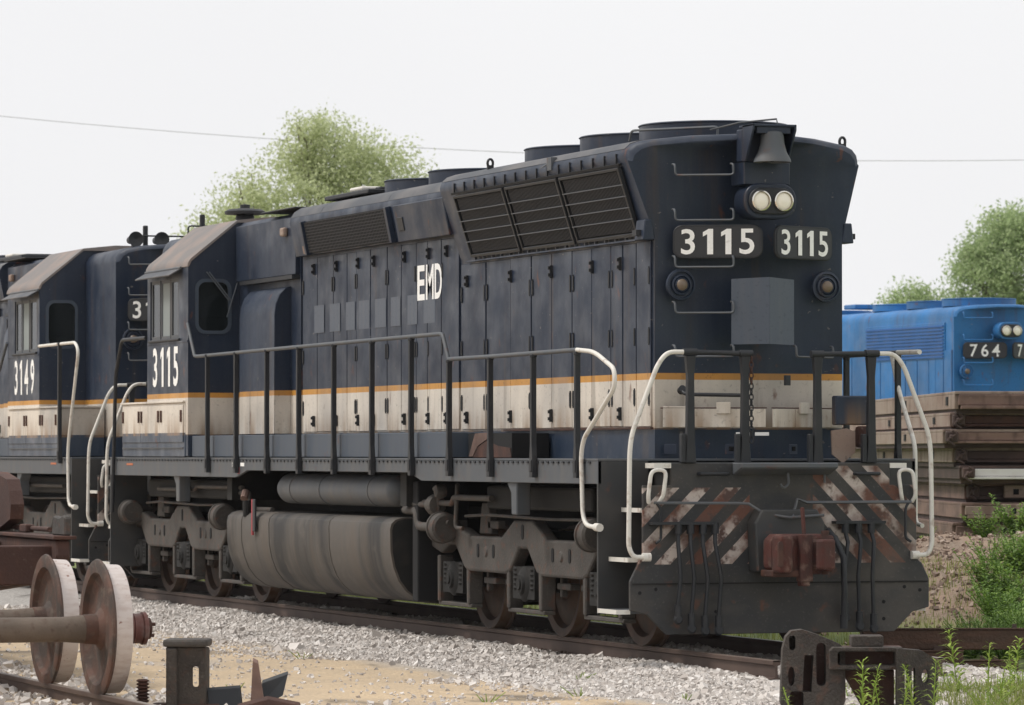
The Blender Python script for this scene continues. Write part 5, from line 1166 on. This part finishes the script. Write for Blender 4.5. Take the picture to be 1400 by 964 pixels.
for (x, y, h) in ((.42, -6.1, .66), (.58, -6.3, .5), (.95, -6.0, .62), (1.12, -6.2, .44), (.20, -6.4, .42), (.75, -6.5, .4), (.05, -7.6, .5), (.35, -7.2, .55), (.62, -7.3, .62), (.85, -6.8, .5), (.50, -7.9, .4), (.15, -8.2, .36)): weed('tall', x, y, h, LT2)
LC = ('tiny low clump of green weeds on the gravel near the old timbers', 'taller clump of green weeds on the gravel near the old timbers')
for k in range(46):
    hh_ = random.uniform(.12, .32); weed('clump', random.uniform(-.75, 1.3), random.uniform(-8.8, -6.3), hh_, LC[hh_ > .22])
LB = 'dark green leafy weed at the foot of the spoil heap'
def sight0(px, D):
    lat = (px - 700) / F_PX * D; return CAM.x + D * math.sin(YAW) + lat * math.cos(YAW), CAM.y + D * math.cos(YAW) - lat * math.sin(YAW)
for k in range(26):
    weed('bush', *sight0(random.uniform(1228, 1420), random.uniform(40.5, 43.5)), random.uniform(.2, .42), LB)
LH = 'leafy green weed growing on top of the spoil heap before the flatcar stack'
LH2 = 'low weed tuft on top of the spoil heap before the flatcar stack'
for (x, y, h) in ((7.2, 10.0, .30), (8.6, 10.4, .55), (8.9, 10.1, .62), (9.2, 10.6, .5), (9.5, 10.2, .4), (8.0, 10.8, .34), (6.6, 9.8, .5), (10.0, 9.8, .5), (10.3, 10.3, .4), (6.3, 9.4, .4)): weed('bush' if h > .35 else 'clump', x, y, h, LH if h > .35 else LH2)
LS = ('short leafy weed bush on the flank of the spoil heap', 'tall leafy weed bush on the flank of the spoil heap')
def sight(px, D):
    lat = (px - 700) / F_PX * D; return CAM.x + D * math.sin(YAW) + lat * math.cos(YAW), CAM.y + D * math.cos(YAW) - lat * math.sin(YAW)
for k in range(34):
    hh_ = random.uniform(.3, .6); weed('bush', *sight(random.uniform(1345, 1440), random.uniform(42, 48)), hh_, LS[hh_ > .45])
LG = 'tiny green sprout on the bare gravel of the yard'
for (x, y) in ((-2.6, -5.3), (-2.2, -6.6), (-3.6, -5.9), (-1.9, -3.4), (-5.2, -4.2), (-2.9, 1.5)): weed('clump', x, y, .12, LG)
# grass verge beyond the track
def blades(n, xr, yr, h, label):
    x = rng.uniform(*xr, n); y = rng.uniform(*yr, n); V = []; Fc = []
    for i in range(n):
        z = gh(x[i], y[i]) - .01; a = rng.uniform(0, 6.28); hh = h * rng.uniform(.5, 1.3); w_ = .006; c_, s_ = math.cos(a), math.sin(a); l_ = rng.uniform(.1, .6) * hh; k = len(V)
        V += [(x[i] - s_ * w_, y[i] + c_ * w_, z), (x[i] + s_ * w_, y[i] - c_ * w_, z), (x[i] + c_ * l_, y[i] + s_ * l_, z + hh)]; Fc.append((k, k + 1, k + 2))
    me = bpy.data.meshes.new('grass'); me.from_pydata(V, [], Fc); me.materials.append(MAT['grass_blade']); tag(link('grass', me), label, 'grass', None, 'stuff')
blades(16000, (2.3, 6.0), (1, 26), .13, 'yellow green grass verge beyond the main track')
blades(5000, (-.6, 2.2), (-9, -5.8), .12, 'thin grass among the weeds by the old timbers')

# ------------------------------------------------------------------ damp summer air
hz_ = MB().box(-60, 120, -45, 160, -1.3, 14.5)
m, t, bs, N, L = nodes('haze_air'); t.nodes.remove(bs); pv = N('VolumePrincipled')
pv.inputs['Color'].default_value = (.93, .95, 1, 1); pv.inputs['Density'].default_value = .00012; pv.inputs['Anisotropy'].default_value = .2
L(pv.outputs[0], t.nodes['Material Output'].inputs['Volume']); MAT['haze_air'] = m
tag(hz_.build('haze', 'haze_air'), 'thin pale summer haze over the rail yard', 'haze', None, 'stuff')
